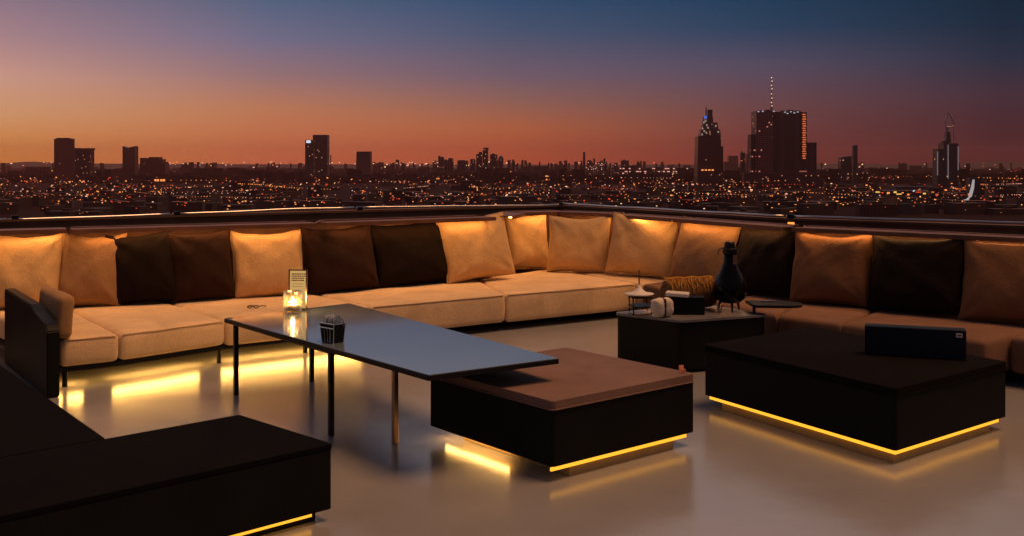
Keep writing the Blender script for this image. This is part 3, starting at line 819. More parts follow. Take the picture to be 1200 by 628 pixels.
# navy box on the dark ottoman
t = thing('navy_box', (2.73, 6.96, .451), 'navy upright box with a small silver badge on the dark ottoman', 'box')
ang = math.atan2(6.84-7.06, 3.02-2.42)
bm = bmesh.new(); box(bm, (2.74, 6.97, .451+.1), (.64, .12, .2), ang, .008); obj('body', bm, M['navy'], t)
bm = bmesh.new(); pb = Matrix.Translation((2.74, 6.97, .551)) @ Matrix.Rotation(ang, 4, 'Z')
box(bm, (.275, -.0625, .066), (.040, .004, .028), 0, .0015); bmesh.ops.transform(bm, matrix=pb, verts=bm.verts); obj('badge', bm, M['silver'], t)
bm = bmesh.new(); box(bm, (.278, -.0652, .066), (.022, .002, .012), 0); box(bm, (.262, -.0652, .066), (.004, .0022, .018), 0); bmesh.ops.transform(bm, matrix=pb, verts=bm.verts); obj('badge_mark', bm, M['ink'], t)

# wall lamps on the parapet face
for (px, dd, zz, sx, sz, lb) in ((702, 13.95, 1.06, .05, .09, 'small amber wall lamp near the corner of the parapet'),
                         (927, 10.95, 1.07, .07, .12, 'orange wall lamp between two pillows of the right sofa'),
                         (997, 10.15, 1.07, .03, .10, 'slim amber lamp on the parapet above the brown pillow')):
    c_ = V(((px-600)*dd/1200, dd, zz))
    t = thing('wall_lamp', c_, lb, 'lamp', 'small amber lamps on the parapet')
    ra = -1.02 if px < 800 else -.63
    bm = bmesh.new(); box(bm, c_, (sx, .02, sz), ra, .003); obj('diffuser', bm, M['amber'], t)
    bm = bmesh.new(); box(bm, c_+V((0, .016, 0)), (sx+.03, .014, sz+.03), ra, .003); obj('back_plate', bm, M['blackm'], t)

# ------------------------------------------------------------------ city
GZ = -60.0
def D_of(y, z=GZ): return 1200*(H-z)/(y-193)
gm = principled('city_ground', (.014, .006, .006), .95, var=.4, vscale=.002, spec=.05)
bm = bmesh.new(); bmesh.ops.create_circle(bm, cap_ends=True, segments=96, radius=13500)
for v in bm.verts: v.co.z = GZ
o = obj('ground', bm, gm, origin=(0, 0, GZ)); o['kind'] = 'structure'

def facade(name, col, ww=3.2, wh=3.4, lit=.06, litcol=(1, .45, .2), ls=1.2, mull=1.6, rough=.35):
    m, nt, out = mat(name); L = nt.links.new
    b = nd(nt, 'ShaderNodeBsdfPrincipled', Roughness=rough); L(b.outputs[0], out.inputs['Surface'])
    tc = nd(nt, 'ShaderNodeTexCoord'); sp = nd(nt, 'ShaderNodeSeparateXYZ'); L(tc.outputs['Object'], sp.inputs[0])
    add = nd(nt, 'ShaderNodeMath', operation='ADD'); L(sp.outputs['X'], add.inputs[0]); L(sp.outputs['Y'], add.inputs[1])
    u = nd(nt, 'ShaderNodeMath', operation='DIVIDE'); L(add.outputs[0], u.inputs[0]); u.inputs[1].default_value = ww
    v = nd(nt, 'ShaderNodeMath', operation='DIVIDE'); L(sp.outputs['Z'], v.inputs[0]); v.inputs[1].default_value = wh
    def fr(x):
        f = nd(nt, 'ShaderNodeMath', operation='FRACT'); L(x, f.inputs[0]); return f.outputs[0]
    def fl(x):
        f = nd(nt, 'ShaderNodeMath', operation='FLOOR'); L(x, f.inputs[0]); return f.outputs[0]
    def gt(x, k):
        f = nd(nt, 'ShaderNodeMath', operation='GREATER_THAN'); L(x, f.inputs[0]); f.inputs[1].default_value = k; return f.outputs[0]
    def mul(x, y):
        f = nd(nt, 'ShaderNodeMath', operation='MULTIPLY'); L(x, f.inputs[0])
        if isinstance(y, float): f.inputs[1].default_value = y
        else: L(y, f.inputs[1])
        return f.outputs[0]
    win = mul(gt(fr(u.outputs[0]), .28), gt(fr(v.outputs[0]), .35))
    cb = nd(nt, 'ShaderNodeCombineXYZ'); L(fl(u.outputs[0]), cb.inputs[0]); L(fl(v.outputs[0]), cb.inputs[1])
    wn = nd(nt, 'ShaderNodeTexWhiteNoise'); L(cb.outputs[0], wn.inputs['Vector'])
    ls_ = mul(win, gt(wn.outputs['Value'], 1-lit))
    mix = nd(nt, 'ShaderNodeMix', data_type='RGBA'); L(win, mix.inputs['Factor'])
    mix.inputs['A'].default_value = (*[min(1, c*mull) for c in col], 1); mix.inputs['B'].default_value = (*[c*.35 for c in col], 1)
    L(mix.outputs['Result'], b.inputs['Base Color'])
    b.inputs['Emission Color'].default_value = (*litcol, 1)
    L(mul(ls_, float(ls)), b.inputs['Emission Strength'])
    m.cycles.emission_sampling = 'NONE'
    return m
fm1 = facade('tower_facade_red', (.075, .018, .013), lit=.006, ls=.5)
fm2 = facade('tower_facade_dark', (.030, .012, .014), 4.5, 4.2, lit=.03, litcol=(1, .35, .18), ls=.5, mull=2.2)
fm3 = facade('tower_facade_blue', (.022, .025, .034), 4, 4, lit=.01)
fm4 = facade('tower_facade_brown', (.07, .030, .018), 5, 4, lit=.0)
CE = lambda nm, c, s: emis(nm, c, s, False)
L_or = CE('city_light_orange', (1, .32, .08), 1.3); L_ww = CE('city_light_warm_white', (1, .58, .30), 1.3)
L_rd = CE('city_light_red', (1, .08, .03), .9); L_pk = CE('city_light_pink', (1, .45, .33), 1.0)
L_cw = CE('city_light_cool_white', (.8, .85, 1), 1.0); L_dim = CE('city_light_dim', (.7, .20, .09), .5)
LM = [L_or, L_ww, L_rd, L_pk, L_cw, L_dim]

def W(px, D, y=None, z=None):
    return V(((px-600)*D/1200, D, H-(y-193)*D/1200 if z is None else z))
def bld(bm, x0, x1, ytop, D, depth=None, yaw=0, ybot=None, dd=0, taper=0, slant=0, mi=0):
    """block whose front spans photo columns x0..x1 at distance D and whose top is at row ytop"""
    D = D+dd; a = W(x0, D, ytop); b = W(x1, D, ytop); w = b.x-a.x; dp = depth or w
    z0 = GZ if ybot is None else H-(ybot-193)*D/1200
    ca, sa = math.cos(yaw), math.sin(yaw)
    ww = w/(abs(ca)+abs(sa)*(dp/w)) if yaw else w
    if yaw: dp = dp*ww/w
    cx, cy = (a.x+b.x)/2, D+dp/2
    vs = []
    for z, k in ((z0, 1), (a.z, 1-taper)):
        for sx, sy in ((-1, -1), (1, -1), (1, 1), (-1, 1)):
            x = sx*ww/2*k; y = sy*dp/2*k
            zz = z+(slant*ww*sx/2 if z == a.z else 0)
            vs.append(bm.verts.new((cx+x*ca-y*sa, cy+x*sa+y*ca, zz)))
    fs = [(0, 3, 2, 1), (4, 5, 6, 7), (0, 1, 5, 4), (1, 2, 6, 5), (2, 3, 7, 6), (3, 0, 4, 7)]
    for f in fs:
        ff = bm.faces.new([vs[i] for i in f]); ff.material_index = mi
    return cx, cy, ww, dp, a.z
class Rec:
    """collects each lamp of a tower as a part of its own"""
    def __init__(s, nm, m, o): s.nm, s.m, s.o = nm, m, o
def tower(label, cat='tower', name='tower'):
    def run(parts, x0, x1, D):
        o = thing(name, ((((x0+x1)/2)-600)*D/1200, D, GZ), label, cat)
        for nm, m_, fn in parts:
            if nm.endswith('lights') or nm == 'lit_crown':
                fn(Rec(nm, m_, o)); continue
            bm = bmesh.new(); fn(bm); obj(nm, bm, m_, o)
        return o
    return run
def lbox(bm, px0, px1, y0, y1, D, dep=3):
    if isinstance(bm, Rec):
        b_ = bmesh.new(); lbox(b_, px0, px1, y0, y1, D, dep); obj('lit_window', b_, bm.m, bm.o); return
    a = W(px0, D, y0); b = W(px1, D, y1)
    box(bm, ((a.x+b.x)/2, D, (a.z+b.z)/2), (abs(b.x-a.x), dep, abs(a.z-b.z)))

D = 3300
tower('tall reddish slab tower, left of a lower twin, far left of the skyline')([('shaft', fm1, lambda b: bld(b, 59, 85, 163, D, depth=55, yaw=.35, slant=.02)), ('roof_house', fm1, lambda b: bld(b, 66, 80, 162, D, depth=20, ybot=164, dd=12))], 59, 85, D)
tower('shorter dark slab tower just right of the tallest left tower')([('shaft', fm2, lambda b: bld(b, 84.5, 105, 175, D+160, depth=45, yaw=.05)), ('parapet', fm2, lambda b: bld(b, 84.2, 105.3, 174, D+155, depth=45, ybot=176))], 85, 105, D+160)
def notch(b):
    bld(b, 143.5, 150.8, 173, D+400, depth=35, slant=-.35); bld(b, 151, 158, 172.5, D+400, depth=35, slant=.25)
tower('slim grey-brown tower with a notched slanting roof')([('shaft', fm4, notch)], 143, 158, D+400)
def mass(b):
    for x0, x1, y in ((164, 172, 185.5), (172, 176, 187), (174.5, 186, 184.5), (186, 190, 187), (190, 193.5, 192)): bld(b, x0, x1, y, D+300+x0*.2, depth=40)
def massl(b):
    for x in (181, 184, 188, 191): lbox(b, x, x+2.2, 210.5, 213, D-60)
tower('broad dark block with a stepped roof and yellow lights at its foot', 'building')([('blocks', fm1, mass), ('lights', L_or, massl)], 164, 193, D+300)
tower('tall twin-slab tower with a fine window grid, left of centre')([('low_slab', facade('grid_brown', (.040, .018, .016), 4.5, 5, .03, (1, .5, .3), .4, 2.4), lambda b: bld(b, 357.5, 367, 164.5, D, depth=30)), ('high_slab', facade('grid_grey', (.040, .024, .026), 4.5, 5, .03, (1, .5, .3), .4, 2.4), lambda b: bld(b, 366.5, 383.5, 158.5, D+35, depth=40)), ('roof_light', L_cw, lambda b: lbox(b, 359, 364, 165, 168, D-2)), ('mast', fm2, lambda b: bld(b, 387, 388, 182, D+40, depth=4))], 357, 383, D)
tower('squat brown block with a flared top, right of the twin-slab tower', 'building')([('shaft', fm4, lambda b: bld(b, 417, 434.5, 178.5, D+900, depth=50, taper=.07)), ('roof_edge', fm2, lambda b: bld(b, 418, 434, 178, D+895, depth=50, ybot=180))], 417, 435, D+900)
for x0, x1, y, q, lb in ((513.5, 516, 183.5, 0, 'thin dark block, first of the ragged cluster mid skyline'), (516.2, 520, 185, 0, 'dark block joined to the thin one at the left of the ragged cluster'), (520.5, 524, 188, 9, 'lowest narrow block in the ragged mid skyline cluster'), (525, 531, 186.5, 20, 'dark square block at the middle of the ragged cluster'), (536, 546, 189, 30, 'wide low block at the right of the ragged cluster'), (551, 557, 187.5, 12, 'dark block just left of the stepped tower with the crane-like roof')):
    tower(lb, 'building')([('shaft', fm2, lambda b: bld(b, x0, x1, y, 4200+q*9, depth=30)), ('roof_house', fm2, lambda b: bld(b, x0+.6, x1-.8, y-.8, 4215+q*9, depth=8, ybot=y+.5))], x0, x1, 4200)
def step(b):
    for x0, x1, y, q in ((558, 561, 181, 0), (561, 565, 178.5, 5), (565.5, 571, 176.5, 12), (567, 572, 174.5, 20)): bld(b, x0, x1, y, 3700+q*3, depth=30)
tower('ragged stepped tower with a small crane-like roof, mid skyline')([('shaft', facade('grid_mid', (.035, .016, .018), 4, 5, .08, (1, .5, .3), .6, 2.2), step), ('crane_jib', fm2, lambda b: bld(b, 566, 573, 173.6, 3720, depth=4, ybot=174.6))], 558, 573, 3700)
tower('plain dark block directly right of the stepped tower', 'building')([('shaft', fm2, lambda b: bld(b, 574, 583, 181.5, 4000, depth=30, taper=.05)), ('roof_house', fm2, lambda b: bld(b, 576, 580, 180.5, 4010, depth=10, ybot=182))], 574, 583, 4000)
def rnd_top(b):
    a = W(587, 4100, 187); lathe(b, [(10.5, GZ-a.z), (10.5, 0), (9.5, 6), (7, 11), (2, 14)], a, 20)
tower('small dark tower with a domed top, mid skyline')([('shaft', fm2, rnd_top)], 584, 590, 4100)
def chim(b):
    a = W(684.5, 4000, 179.5); lathe(b, [(5.5, GZ-a.z), (4.5, 0), (5, .1), (5, 2.5), (3.6, 2.6)], a, 16)
tower('lone dark chimney stack rising beside the factory lights', 'chimney', 'chimney')([('stack', fm2, chim)], 683, 686, 4000)
def fact(b):
    rr = random.Random(5)
    for k in range(9): x = 688+k*2.4; bld(b, x, x+2.2, 186+rr.uniform(0, 8)+(4 if 3 < k < 6 else 0), 4150+k*7, depth=14, yaw=rr.uniform(0, .6))
def factl(b):
    rr = random.Random(6)
    for k in range(16): x = 687+rr.uniform(0, 22); y = 188+rr.uniform(0, 13); lbox(b, x, x+.9, y, y+.9, 4120)
tower('ragged works with glinting pipes and lamps beside the chimney', 'factory', 'factory')([('sheds', fm2, fact), ('lights', L_pk, factl)], 687, 709, 4150)
def longhall(b): 
    bld(b, 717, 812, 197, 4300, depth=60); bld(b, 728, 737, 188.5, 4310, depth=20); bld(b, 738, 752, 194.5, 4310, depth=20)
def longl(b):
    rr = random.Random(8)
    for k in range(34): x = 716+rr.uniform(0, 95); y = rr.choice((197.5, 201, 203)); lbox(b, x, x+rr.uniform(1, 3.5), y, y+1.1, 4290)
tower('long low hall with rows of pale lights left of the pointed tower', 'building')([('hall', fm2, longhall), ('lights', L_pk, longl)], 717, 812, 4300)

# pointed tower
Dp = 3000
def pt_sh(b):
    bld(b, 817, 846.5, 160, Dp, depth=60, taper=.10, yaw=.0)
def pt_up(b):
    bld(b, 821, 845, 152, Dp+8, depth=42, ybot=161, taper=.08); bld(b, 823.5, 842, 144, Dp+14, depth=32, ybot=153, taper=.12); bld(b, 840, 847.5, 172, Dp+20, depth=20)
    bld(b, 824.5, 836, 137, Dp+16, depth=24, ybot=145, taper=.1)
tower('dark pointed tower narrowing in steps to a spire, left of the biggest tower')([
  ('shaft', facade('shaft_plum', (.040, .013, .016), 3.5, 4, .01, (1, .4, .2), .6, 1.3), pt_sh), ('upper_stages', fm2, pt_up),
  ('top_block', fm3, lambda b: bld(b, 829.5, 835, 129, Dp+18, depth=12, ybot=138)),
  ('spire', M['steel'], lambda b: lathe(b, [(4.5, -45), (4, -22), (3.2, -20), (3, 0), (1.6, 1), (1.5, 6)], W(827.3, Dp+10, 126), 10)),
  ('lit_crown', CE('crown_light', (1, .75, .58), .3), lambda b: [lbox(b, x, x+1.6, y, y+2.2, Dp+6) for x, y in ((824, 143), (826, 141), (827.5, 146), (822.5, 150), (824.5, 153), (829, 149), (827, 155), (838, 147), (841, 154), (822, 157))]),
  ('blue_light', CE('blue_light', (.08, .2, .9), .8), lambda b: lbox(b, 825.3, 828.3, 136.5, 139.5, Dp+4)),
  ('foot_lights', L_or, lambda b: [lbox(b, x, x+2.4, 199, 200.5, Dp-5) for x in (822, 826, 830, 834)])], 817, 846, Dp)
# biggest tower
Db = 2700
gridm = facade('big_tower_grid', (.020, .006, .008), 5.2, 5.6, .03, (1, .3, .2), .55, 9.0)
linem = facade('big_tower_lines', (.018, .007, .009), 40, 5.6, .01, (1, .3, .2), .25, 3.0)
def bt_roof(b):
    for x0, x1, y in ((889, 894, 130), (897, 903, 129), (915, 921, 130.2), (923, 930, 129.4), (932, 938, 130)): bld(b, x0, x1, y, Db+20, depth=12, ybot=134)
tower('largest dark high-rise with a window grid, red-lit edge and tall mast')([
  ('left_shaft', gridm, lambda b: bld(b, 886.5, 905.5, 130.5, Db, depth=60)),
  ('right_shaft', linem, lambda b: bld(b, 905.5, 939.5, 131.5, Db+8, depth=60)),
  ('edge_bay', linem, lambda b: bld(b, 939.5, 945.5, 132, Db+10, depth=58)),
  ('left_wing', gridm, lambda b: bld(b, 880, 886.5, 158, Db+15, depth=40)),
  ('right_annexe', linem, lambda b: bld(b, 945.8, 957, 167.5, Db+40, depth=40)),
  ('podium', fm2, lambda b: bld(b, 872, 962, 203, Db-40, depth=30)),
  ('roof_plant', fm2, bt_roof),
  ('mast', principled('mast_grey', (.3, .26, .25), .4, metal=.6), lambda b: lathe(b, [(5, -22), (4.5, 0), (3.4, 3), (3.2, 20), (2.2, 22), (2, 50), (1.2, 52), (1, 92)], W(904.2, Db+14, 131), 8)),
  ('mast_lights', L_ww, lambda b: [lbox(b, 903.6+(k % 2)*.5, 904.6+(k % 2)*.5, y, y+1.1, Db+9) for k, y in enumerate((91, 95, 100, 104, 110, 115, 120, 124))]),
  ('roof_lights', CE('roof_light', (.75, .75, .9), .6), lambda b: [lbox(b, x, x+1.8, y, y+1, Db-2) for x, y in ((906, 130.5), (919, 131.5), (922, 133), (926, 131), (930, 132.2), (934, 131.2), (893, 130.5), (888, 130.8))]),
  ('red_lights', CE('edge_light', (1, .20, .06), .8), lambda b: [lbox(b, 940.4+(k % 2)*.4, 943.8+(k % 3)*.4, 134+k*2.7, 135.3+k*2.7, Db+7) for k in range(20)])], 880, 957, Db)
tower('small round-topped tower just left of the biggest high-rise')([('shaft', fm2, lambda b: lathe(b, [(9.5, -70), (9.5, 0), (8.5, 7), (5, 12), (1, 13.5)], W(870.5, 3600, 182), 16)), ('side_shaft', fm1, lambda b: bld(b, 875, 878, 181, 3610, depth=10))], 867, 878, 3600)
tower('faint pale slab between the pointed tower and the biggest high-rise', 'building')([('shaft', fm4, lambda b: bld(b, 854, 865, 183, 6500, depth=40)), ('wing', fm4, lambda b: bld(b, 849, 854, 190, 6500, depth=40))], 849, 865, 6500)
tower('grey office block with a slanted roof beside the thin tower', 'building')([('shaft', fm3, lambda b: bld(b, 985.5, 998, 184, 3300, depth=30, slant=.12))], 985, 998, 3300)
tower('very thin dark tower standing alone right of the biggest high-rise')([('shaft', fm3, lambda b: bld(b, 1000, 1005, 171, 3200, depth=14)), ('roof_cap', M['silver'], lambda b: bld(b, 1000.3, 1004.7, 170.3, 3202, depth=12, ybot=171.6))], 999, 1005, 3200)
# right tower with looped crown
Dr = 2600
def crown(b):
    pts = [W(x, Dr+20, y) for x, y in ((1107.5, 165), (1110, 158), (1108.5, 150), (1108, 143), (1110, 136), (1111, 131.5), (1114, 136), (1117.5, 143), (1117.5, 148), (1113, 149.5), (1109, 149))]
    tube(b, pts, 1.7, 6); tube(b, [W(1110, Dr+22, 149.5), W(1111, Dr+22, 156), W(1109, Dr+22, 162)], 3.0, 6)
    tube(b, [W(1117, Dr+22, 149.5), W(1117.5, Dr+22, 160), W(1118, Dr+22, 167)], 1.6, 6)
tower('dark blue-grey tower topped by a tilted open loop, far right')([
  ('left_shaft', fm3, lambda b: bld(b, 1098.5, 1106, 175, Dr, depth=30, taper=.03)), ('shaft', fm3, lambda b: bld(b, 1106, 1123, 168.5, Dr+5, depth=34)),
  ('crown_base', fm3, lambda b: [bld(b, 1105, 1112, 166, Dr+10, depth=16, ybot=169), bld(b, 1109, 1114.5, 155, Dr+14, depth=14, ybot=168, taper=.2)]),
  ('loop_crown', principled('crown_metal', (.5, .42, .42), .4, metal=.7), crown),
  ('edge_light', CE('edge_dim', (.7, .62, .7), .22), lambda b: [lbox(b, 1098.4, 1099, 178, 206, Dr-2), lbox(b, 1110.8, 1111.4, 170, 210, Dr+1), lbox(b, 1122.6, 1123.1, 172, 200, Dr+2)])], 1098, 1123, Dr)
# nearer block with curved white ramp
Dn = 1500
tower('dark slab with a curving white-lit ramp at its foot, far right, nearest of the skyline', 'building')([
  ('slab', fm3, lambda b: bld(b, 1137, 1149, 209, Dn, depth=14)),
  ('white_ramp', CE('ramp_light', (.85, .75, .78), .45), lambda b: tube(b, [W(x, Dn-10, y) for x, y in ((1122, 240), (1128, 239), (1133, 236), (1137, 230), (1139.5, 221), (1141, 211))], [3.4, 4.6, 3.4, 2.6, 2.4, 1.6], 8)),
  ('ramp_foot', CE('ramp_light_dim', (.8, .6, .6), .35), lambda b: tube(b, [W(x, Dn-8, y) for x, y in ((1124, 238), (1133, 243), (1140, 244))], [2, 1.6, 1.4], 6))], 1120, 1149, Dn)
def hallr(b): bld(b, 1043, 1104, 224, 2000, depth=60)
def hallr2(b): bld(b, 990, 1040, 232, 1800, depth=30)
def hallr3(b): bld(b, 1050, 1098, 219, 2065, depth=40)
def hallr_l(b, seed=1, n=26, ys=(225.5, 228, 239, 241)):
    rr = random.Random(seed)
    for k in range(n): x = 992+rr.uniform(0, 110); y = rr.choice(ys)+rr.uniform(-.5, .5); lbox(b, x, x+rr.uniform(1.5, 6), y, y+rr.uniform(1, 2), 1790)
def hallr_w(b):
    lbox(b, 1062, 1084, 240, 241.2, 1785); lbox(b, 1018, 1040, 242.3, 244.5, 1780); lbox(b, 1026, 1038, 234.8, 236.5, 1780)
tower('broad low hall with bright orange and pink lights near the right end of the city', 'building')([('hall', fm2, hallr), ('wing', fm2, hallr2), ('rear_hall', fm2, hallr3), ('orange_lights', L_or, lambda b: hallr_l(b)), ('red_lights', L_rd, lambda b: hallr_l(b, 3, 10)), ('yellow_lights', CE('city_light_yellow', (1, .6, .12), 1.0), lambda b: hallr_l(b, 4, 9, (225, 227))), ('pale_strip', CE('strip_light', (1, .6, .5), .6), hallr_w)], 990, 1104, 1800)

# one by one: the mid-rise blocks nearest the terrace
rnd = random.Random(21)
bmatl = [facade('block_a', (.018, .006, .006), 4, 3.6, .04, (1, .25, .10), .5, 1.6, .8), facade('block_b', (.014, .006, .007), 5, 3.6, .03, (1, .35, .2), .5, 1.6, .8), facade('block_c', (.026, .008, .007), 4.5, 3.4, .03, (1, .14, .05), .5, 1.6, .8)]
plain = principled('far_roofs', (.022, .007, .007), .9, var=.5, vscale=.01, spec=.1)
n_ind = 0
cells = []
for r_ in range(12):
    y = 216+r_*3.3
    for c_ in range(25): cells.append((y, c_))
for y, c_ in cells:
    yy = y+rnd.uniform(-1.6, 1.6); D = 1200*(H-GZ)/(yy-193)
    px = -70+1340*(c_+rnd.uniform(.1, .9))/25
    w = rnd.uniform(14, 46); dp = rnd.uniform(14, 34); h = rnd.uniform(5, 17)*(1.0 if rnd.random() < .93 else 1.7)
    cx = (px-600)*D/1200; yaw = rnd.uniform(-.7, .7)
    bm = bmesh.new(); box(bm, (cx, D, GZ+h/2), (w, dp, h), yaw)
    if rnd.random() < .5: box(bm, (cx+rnd.uniform(-.2, .2)*w, D, GZ+h+1.4), (w*.25, dp*.3, 2.8), yaw)
    k0 = len(bm.faces)
    rot = Matrix.Rotation(yaw, 4, 'Z')
    mi = [bmatl[rnd.randrange(3)], rnd.choice([L_or, L_or, L_ww, L_pk, L_dim, L_dim, L_dim, L_rd])]
    for k in range(rnd.choice((0, 1, 1, 2, 3))):
        lw = D*rnd.uniform(.0006, .0018); lh = D*rnd.uniform(.0005, .0009)
        p = rot @ V((rnd.uniform(-.4, .4)*w, -dp/2-.3, 0)); pz = GZ+rnd.uniform(.4, .95)*h
        box(bm, (cx+p.x, D+p.y, pz), (lw, .6, lh), yaw)
    bm.faces.ensure_lookup_table()
    for f in bm.faces[k0:]: f.material_index = 1
    o = obj('city_block', bm, mi, origin=(cx, D, GZ))
    tag(o, 'low dark city building with a few lit windows, below the skyline', 'building', 'low buildings of the city beyond the parapet')

# the rest of the city as one mass
rnd = random.Random(33); bm = bmesh.new()
for k in range(4200):
    y = 198.8+rnd.random()**1.5*17; D = 1200*(H-GZ)/(y-193)
    a = rnd.uniform(-.75, .75); w = rnd.uniform(15, 60)*(1+D/20000); dp = rnd.uniform(15, 40); h = rnd.uniform(6, 24)*(1 if rnd.random() < .9 else 1.8)*(1+D/25000)
    if D > 15000: h *= 1.5
    box(bm, (math.tan(a)*D, D, GZ+h/2), (w, dp, h), rnd.uniform(-.7, .7))
for k in range(420):     # blocks that break the horizon line
    D = rnd.uniform(5200, 8200); px = -200+1600*rnd.random(); 
    dens = .25+.75*max(math.exp(-((px-480)/90)**2), math.exp(-((px-600)/70)**2), .6*math.exp(-((px-230)/60)**2), math.exp(-((px-690)/80)**2))
    if rnd.random() > dens: continue
    top = 192.5-abs(rnd.gauss(0, 2.6))*dens; w = D*rnd.uniform(1.2, 4)/1200
    bld(bm, px, px+w*1200/D, top, D, depth=w)
o = tag(obj('city_mass', bm, plain, origin=(0, 6000, GZ)), 'dense dark sprawl of distant city roofs reaching the horizon', 'city', kind='stuff')
rnd = random.Random(44); bm = bmesh.new()
for k in range(3600):
    y = 198.5+rnd.random()**.9*54
    D = 1200*(H-GZ-4)/(y-192.2)
    a = math.atan((rnd.uniform(-250, 1450)-600)/1200)
    px = 600+1200*math.tan(a)
    z = GZ+rnd.uniform(14, 22)
    r = rnd.random()
    dens = .5+.5*noise.noise(V((px*.02, y*.12, 0)))+.35*noise.noise(V((px*.007, y*.04, 7)))
    if dens < .32+.3*rnd.random(): continue
    mi = 0 if r < .32 else 1 if r < .36 else 2 if r < .56 else 3 if r < .64 else 4 if r < .646 else 5
    s = D*.00058*rnd.choice((.6, .8, 1, 1, 1.3, 1.8)); s2 = s*rnd.choice((.7, 1, 1, 1.6, 2.2))
    k0 = len(bm.faces)
    box(bm, (math.tan(a)*D, D, z), (s2, s, s*.8), rnd.uniform(-.4, .4), rx=rnd.uniform(-.5, .5), ry=rnd.choice((0, 0, .5, -.6)))
    bm.faces.ensure_lookup_table()
    for f in bm.faces[k0:]: f.material_index = mi
# lit streets: lamps in lines
for k in range(70):
    y = 200+rnd.random()**.8*48; D = 1200*(H-GZ-4)/(y-193); a = math.atan((rnd.uniform(-150, 1350)-600)/1200)
    x0 = math.tan(a)*D; th = rnd.gauss(0, .5)+(math.pi/2 if rnd.random() < .25 else 0); n = rnd.randrange(8, 26); st = D*rnd.uniform(.003, .006); mi = rnd.choice((0, 0, 2, 5, 3))
    for i in range(n):
        if rnd.random() < .25: continue
        x = x0+math.cos(th)*st*i; yy = D+math.sin(th)*st*i*2
        s = yy*.00055*rnd.uniform(.7, 1.3); k0 = len(bm.faces)
        box(bm, (x, yy, GZ+20), (s, s, s))
        bm.faces.ensure_lookup_table()
        for f in bm.faces[k0:]: f.material_index = mi
# rooftops that glint along the skyline
for k in range(430):
    px = rnd.uniform(-150, 1350); w_ = math.exp(-((px-470)/110)**2)+.8*math.exp(-((px-250)/60)**2)+.4*math.exp(-((px-760)/90)**2)+.22
    if rnd.random() > w_: continue
    D = rnd.uniform(4900, 5150); y = 190.8+abs(rnd.gauss(0, 1))*3.2-1.4*w_*rnd.random()
    s = D*.0008*rnd.uniform(.6, 1.5); p = W(px, D, y); k0 = len(bm.faces)
    box(bm, p, (s*rnd.choice((1, 1, 2)), s, s), 0)
    bm.faces.ensure_lookup_table(); m_ = rnd.choice((3, 3, 5, 1, 0, 5))
    for f in bm.faces[k0:]: f.material_index = m_
tag(obj('city_lights', bm, LM, origin=(0, 6000, GZ)), 'scattered orange, red and white lamps and windows across the distant city', 'lights', kind='stuff')
# far ridge
bm = bmesh.new(); pts = []
rid = [(-300, 193), (0, 191.5), (40, 190), (90, 192), (300, 193), (700, 193.5), (900, 193), (1010, 192), (1040, 194), (1140, 191.5), (1165, 189), (1200, 191), (1260, 190), (1500, 192)]
for (x, y) in rid:
    pts.append((x, y))
lo = []; hi = []; lo2 = []
Dh = 11500
for i in range(len(pts)-1):
    for k in range(8):
        x = pts[i][0]+(pts[i+1][0]-pts[i][0])*k/8; y = pts[i][1]+(pts[i+1][1]-pts[i][1])*k/8+.6*noise.noise(V((x*.05, 0, 0)))
        p = W(x, Dh, y); hi.append(bm.verts.new(p)); lo.append(bm.verts.new((p.x*.93, Dh*.93, GZ))); lo2.append(bm.verts.new((p.x*1.1, Dh*1.1, GZ)))
for i in range(len(hi)-1):
    bm.faces.new((lo[i], lo[i+1], hi[i+1], hi[i])); bm.faces.new((hi[i], hi[i+1], lo2[i+1], lo2[i]))
o = obj('hills', bm, principled('hill_dark', (.04, .03, .03), .95, vscale=.001), origin=(0, Dh, GZ)); o['kind'] = 'structure'

# ------------------------------------------------------------------ haze
HZ = 1.0e-5*5
m, nt, out = mat('haze_air')
pv = nt.nodes.new('ShaderNodeVolumePrincipled'); pv.inputs['Color'].default_value = (1, .42, .34, 1); pv.inputs['Density'].default_value = HZ
pv.inputs['Anisotropy'].default_value = .75
nt.links.new(pv.outputs[0], out.inputs['Volume'])
bm = bmesh.new(); box(bm, (0, 0, 91), (29000, 29000, 304))
o = obj('haze', bm, m, origin=(0, 0, GZ-1)); o['kind'] = 'stuff'; o['label'] = 'thin reddish evening haze over the whole city'; o['category'] = 'haze'

# ------------------------------------------------------------------ sky
w = bpy.data.worlds.new('World'); sc.world = w; w.use_nodes = True
nt = w.node_tree; nt.nodes.clear(); L = nt.links.new
out = nt.nodes.new('ShaderNodeOutputWorld'); bg = nt.nodes.new('ShaderNodeBackground'); L(bg.outputs[0], out.inputs[0])
tc = nt.nodes.new('ShaderNodeTexCoord'); sp = nt.nodes.new('ShaderNodeSeparateXYZ'); L(tc.outputs['Generated'], sp.inputs[0])
def mth(op, a, b=None, c=None):
    n = nt.nodes.new('ShaderNodeMath'); n.operation = op
    for i, x in enumerate((a, b, c)):
        if x is None: continue
        if isinstance(x, (int, float)): n.inputs[i].default_value = x
        else: L(x, n.inputs[i])
    return n.outputs[0]
hyp = mth('SQRT', mth('ADD', mth('MULTIPLY', sp.outputs['X'], sp.outputs['X']), mth('MULTIPLY', sp.outputs['Y'], sp.outputs['Y'])))
el = mth('ARCTAN2', sp.outputs['Z'], hyp)          # elevation
az = mth('ARCTAN2', sp.outputs['X'], sp.outputs['Y'])  # 0 ahead, + to the right
t_ = mth('DIVIDE', el, math.radians(60))
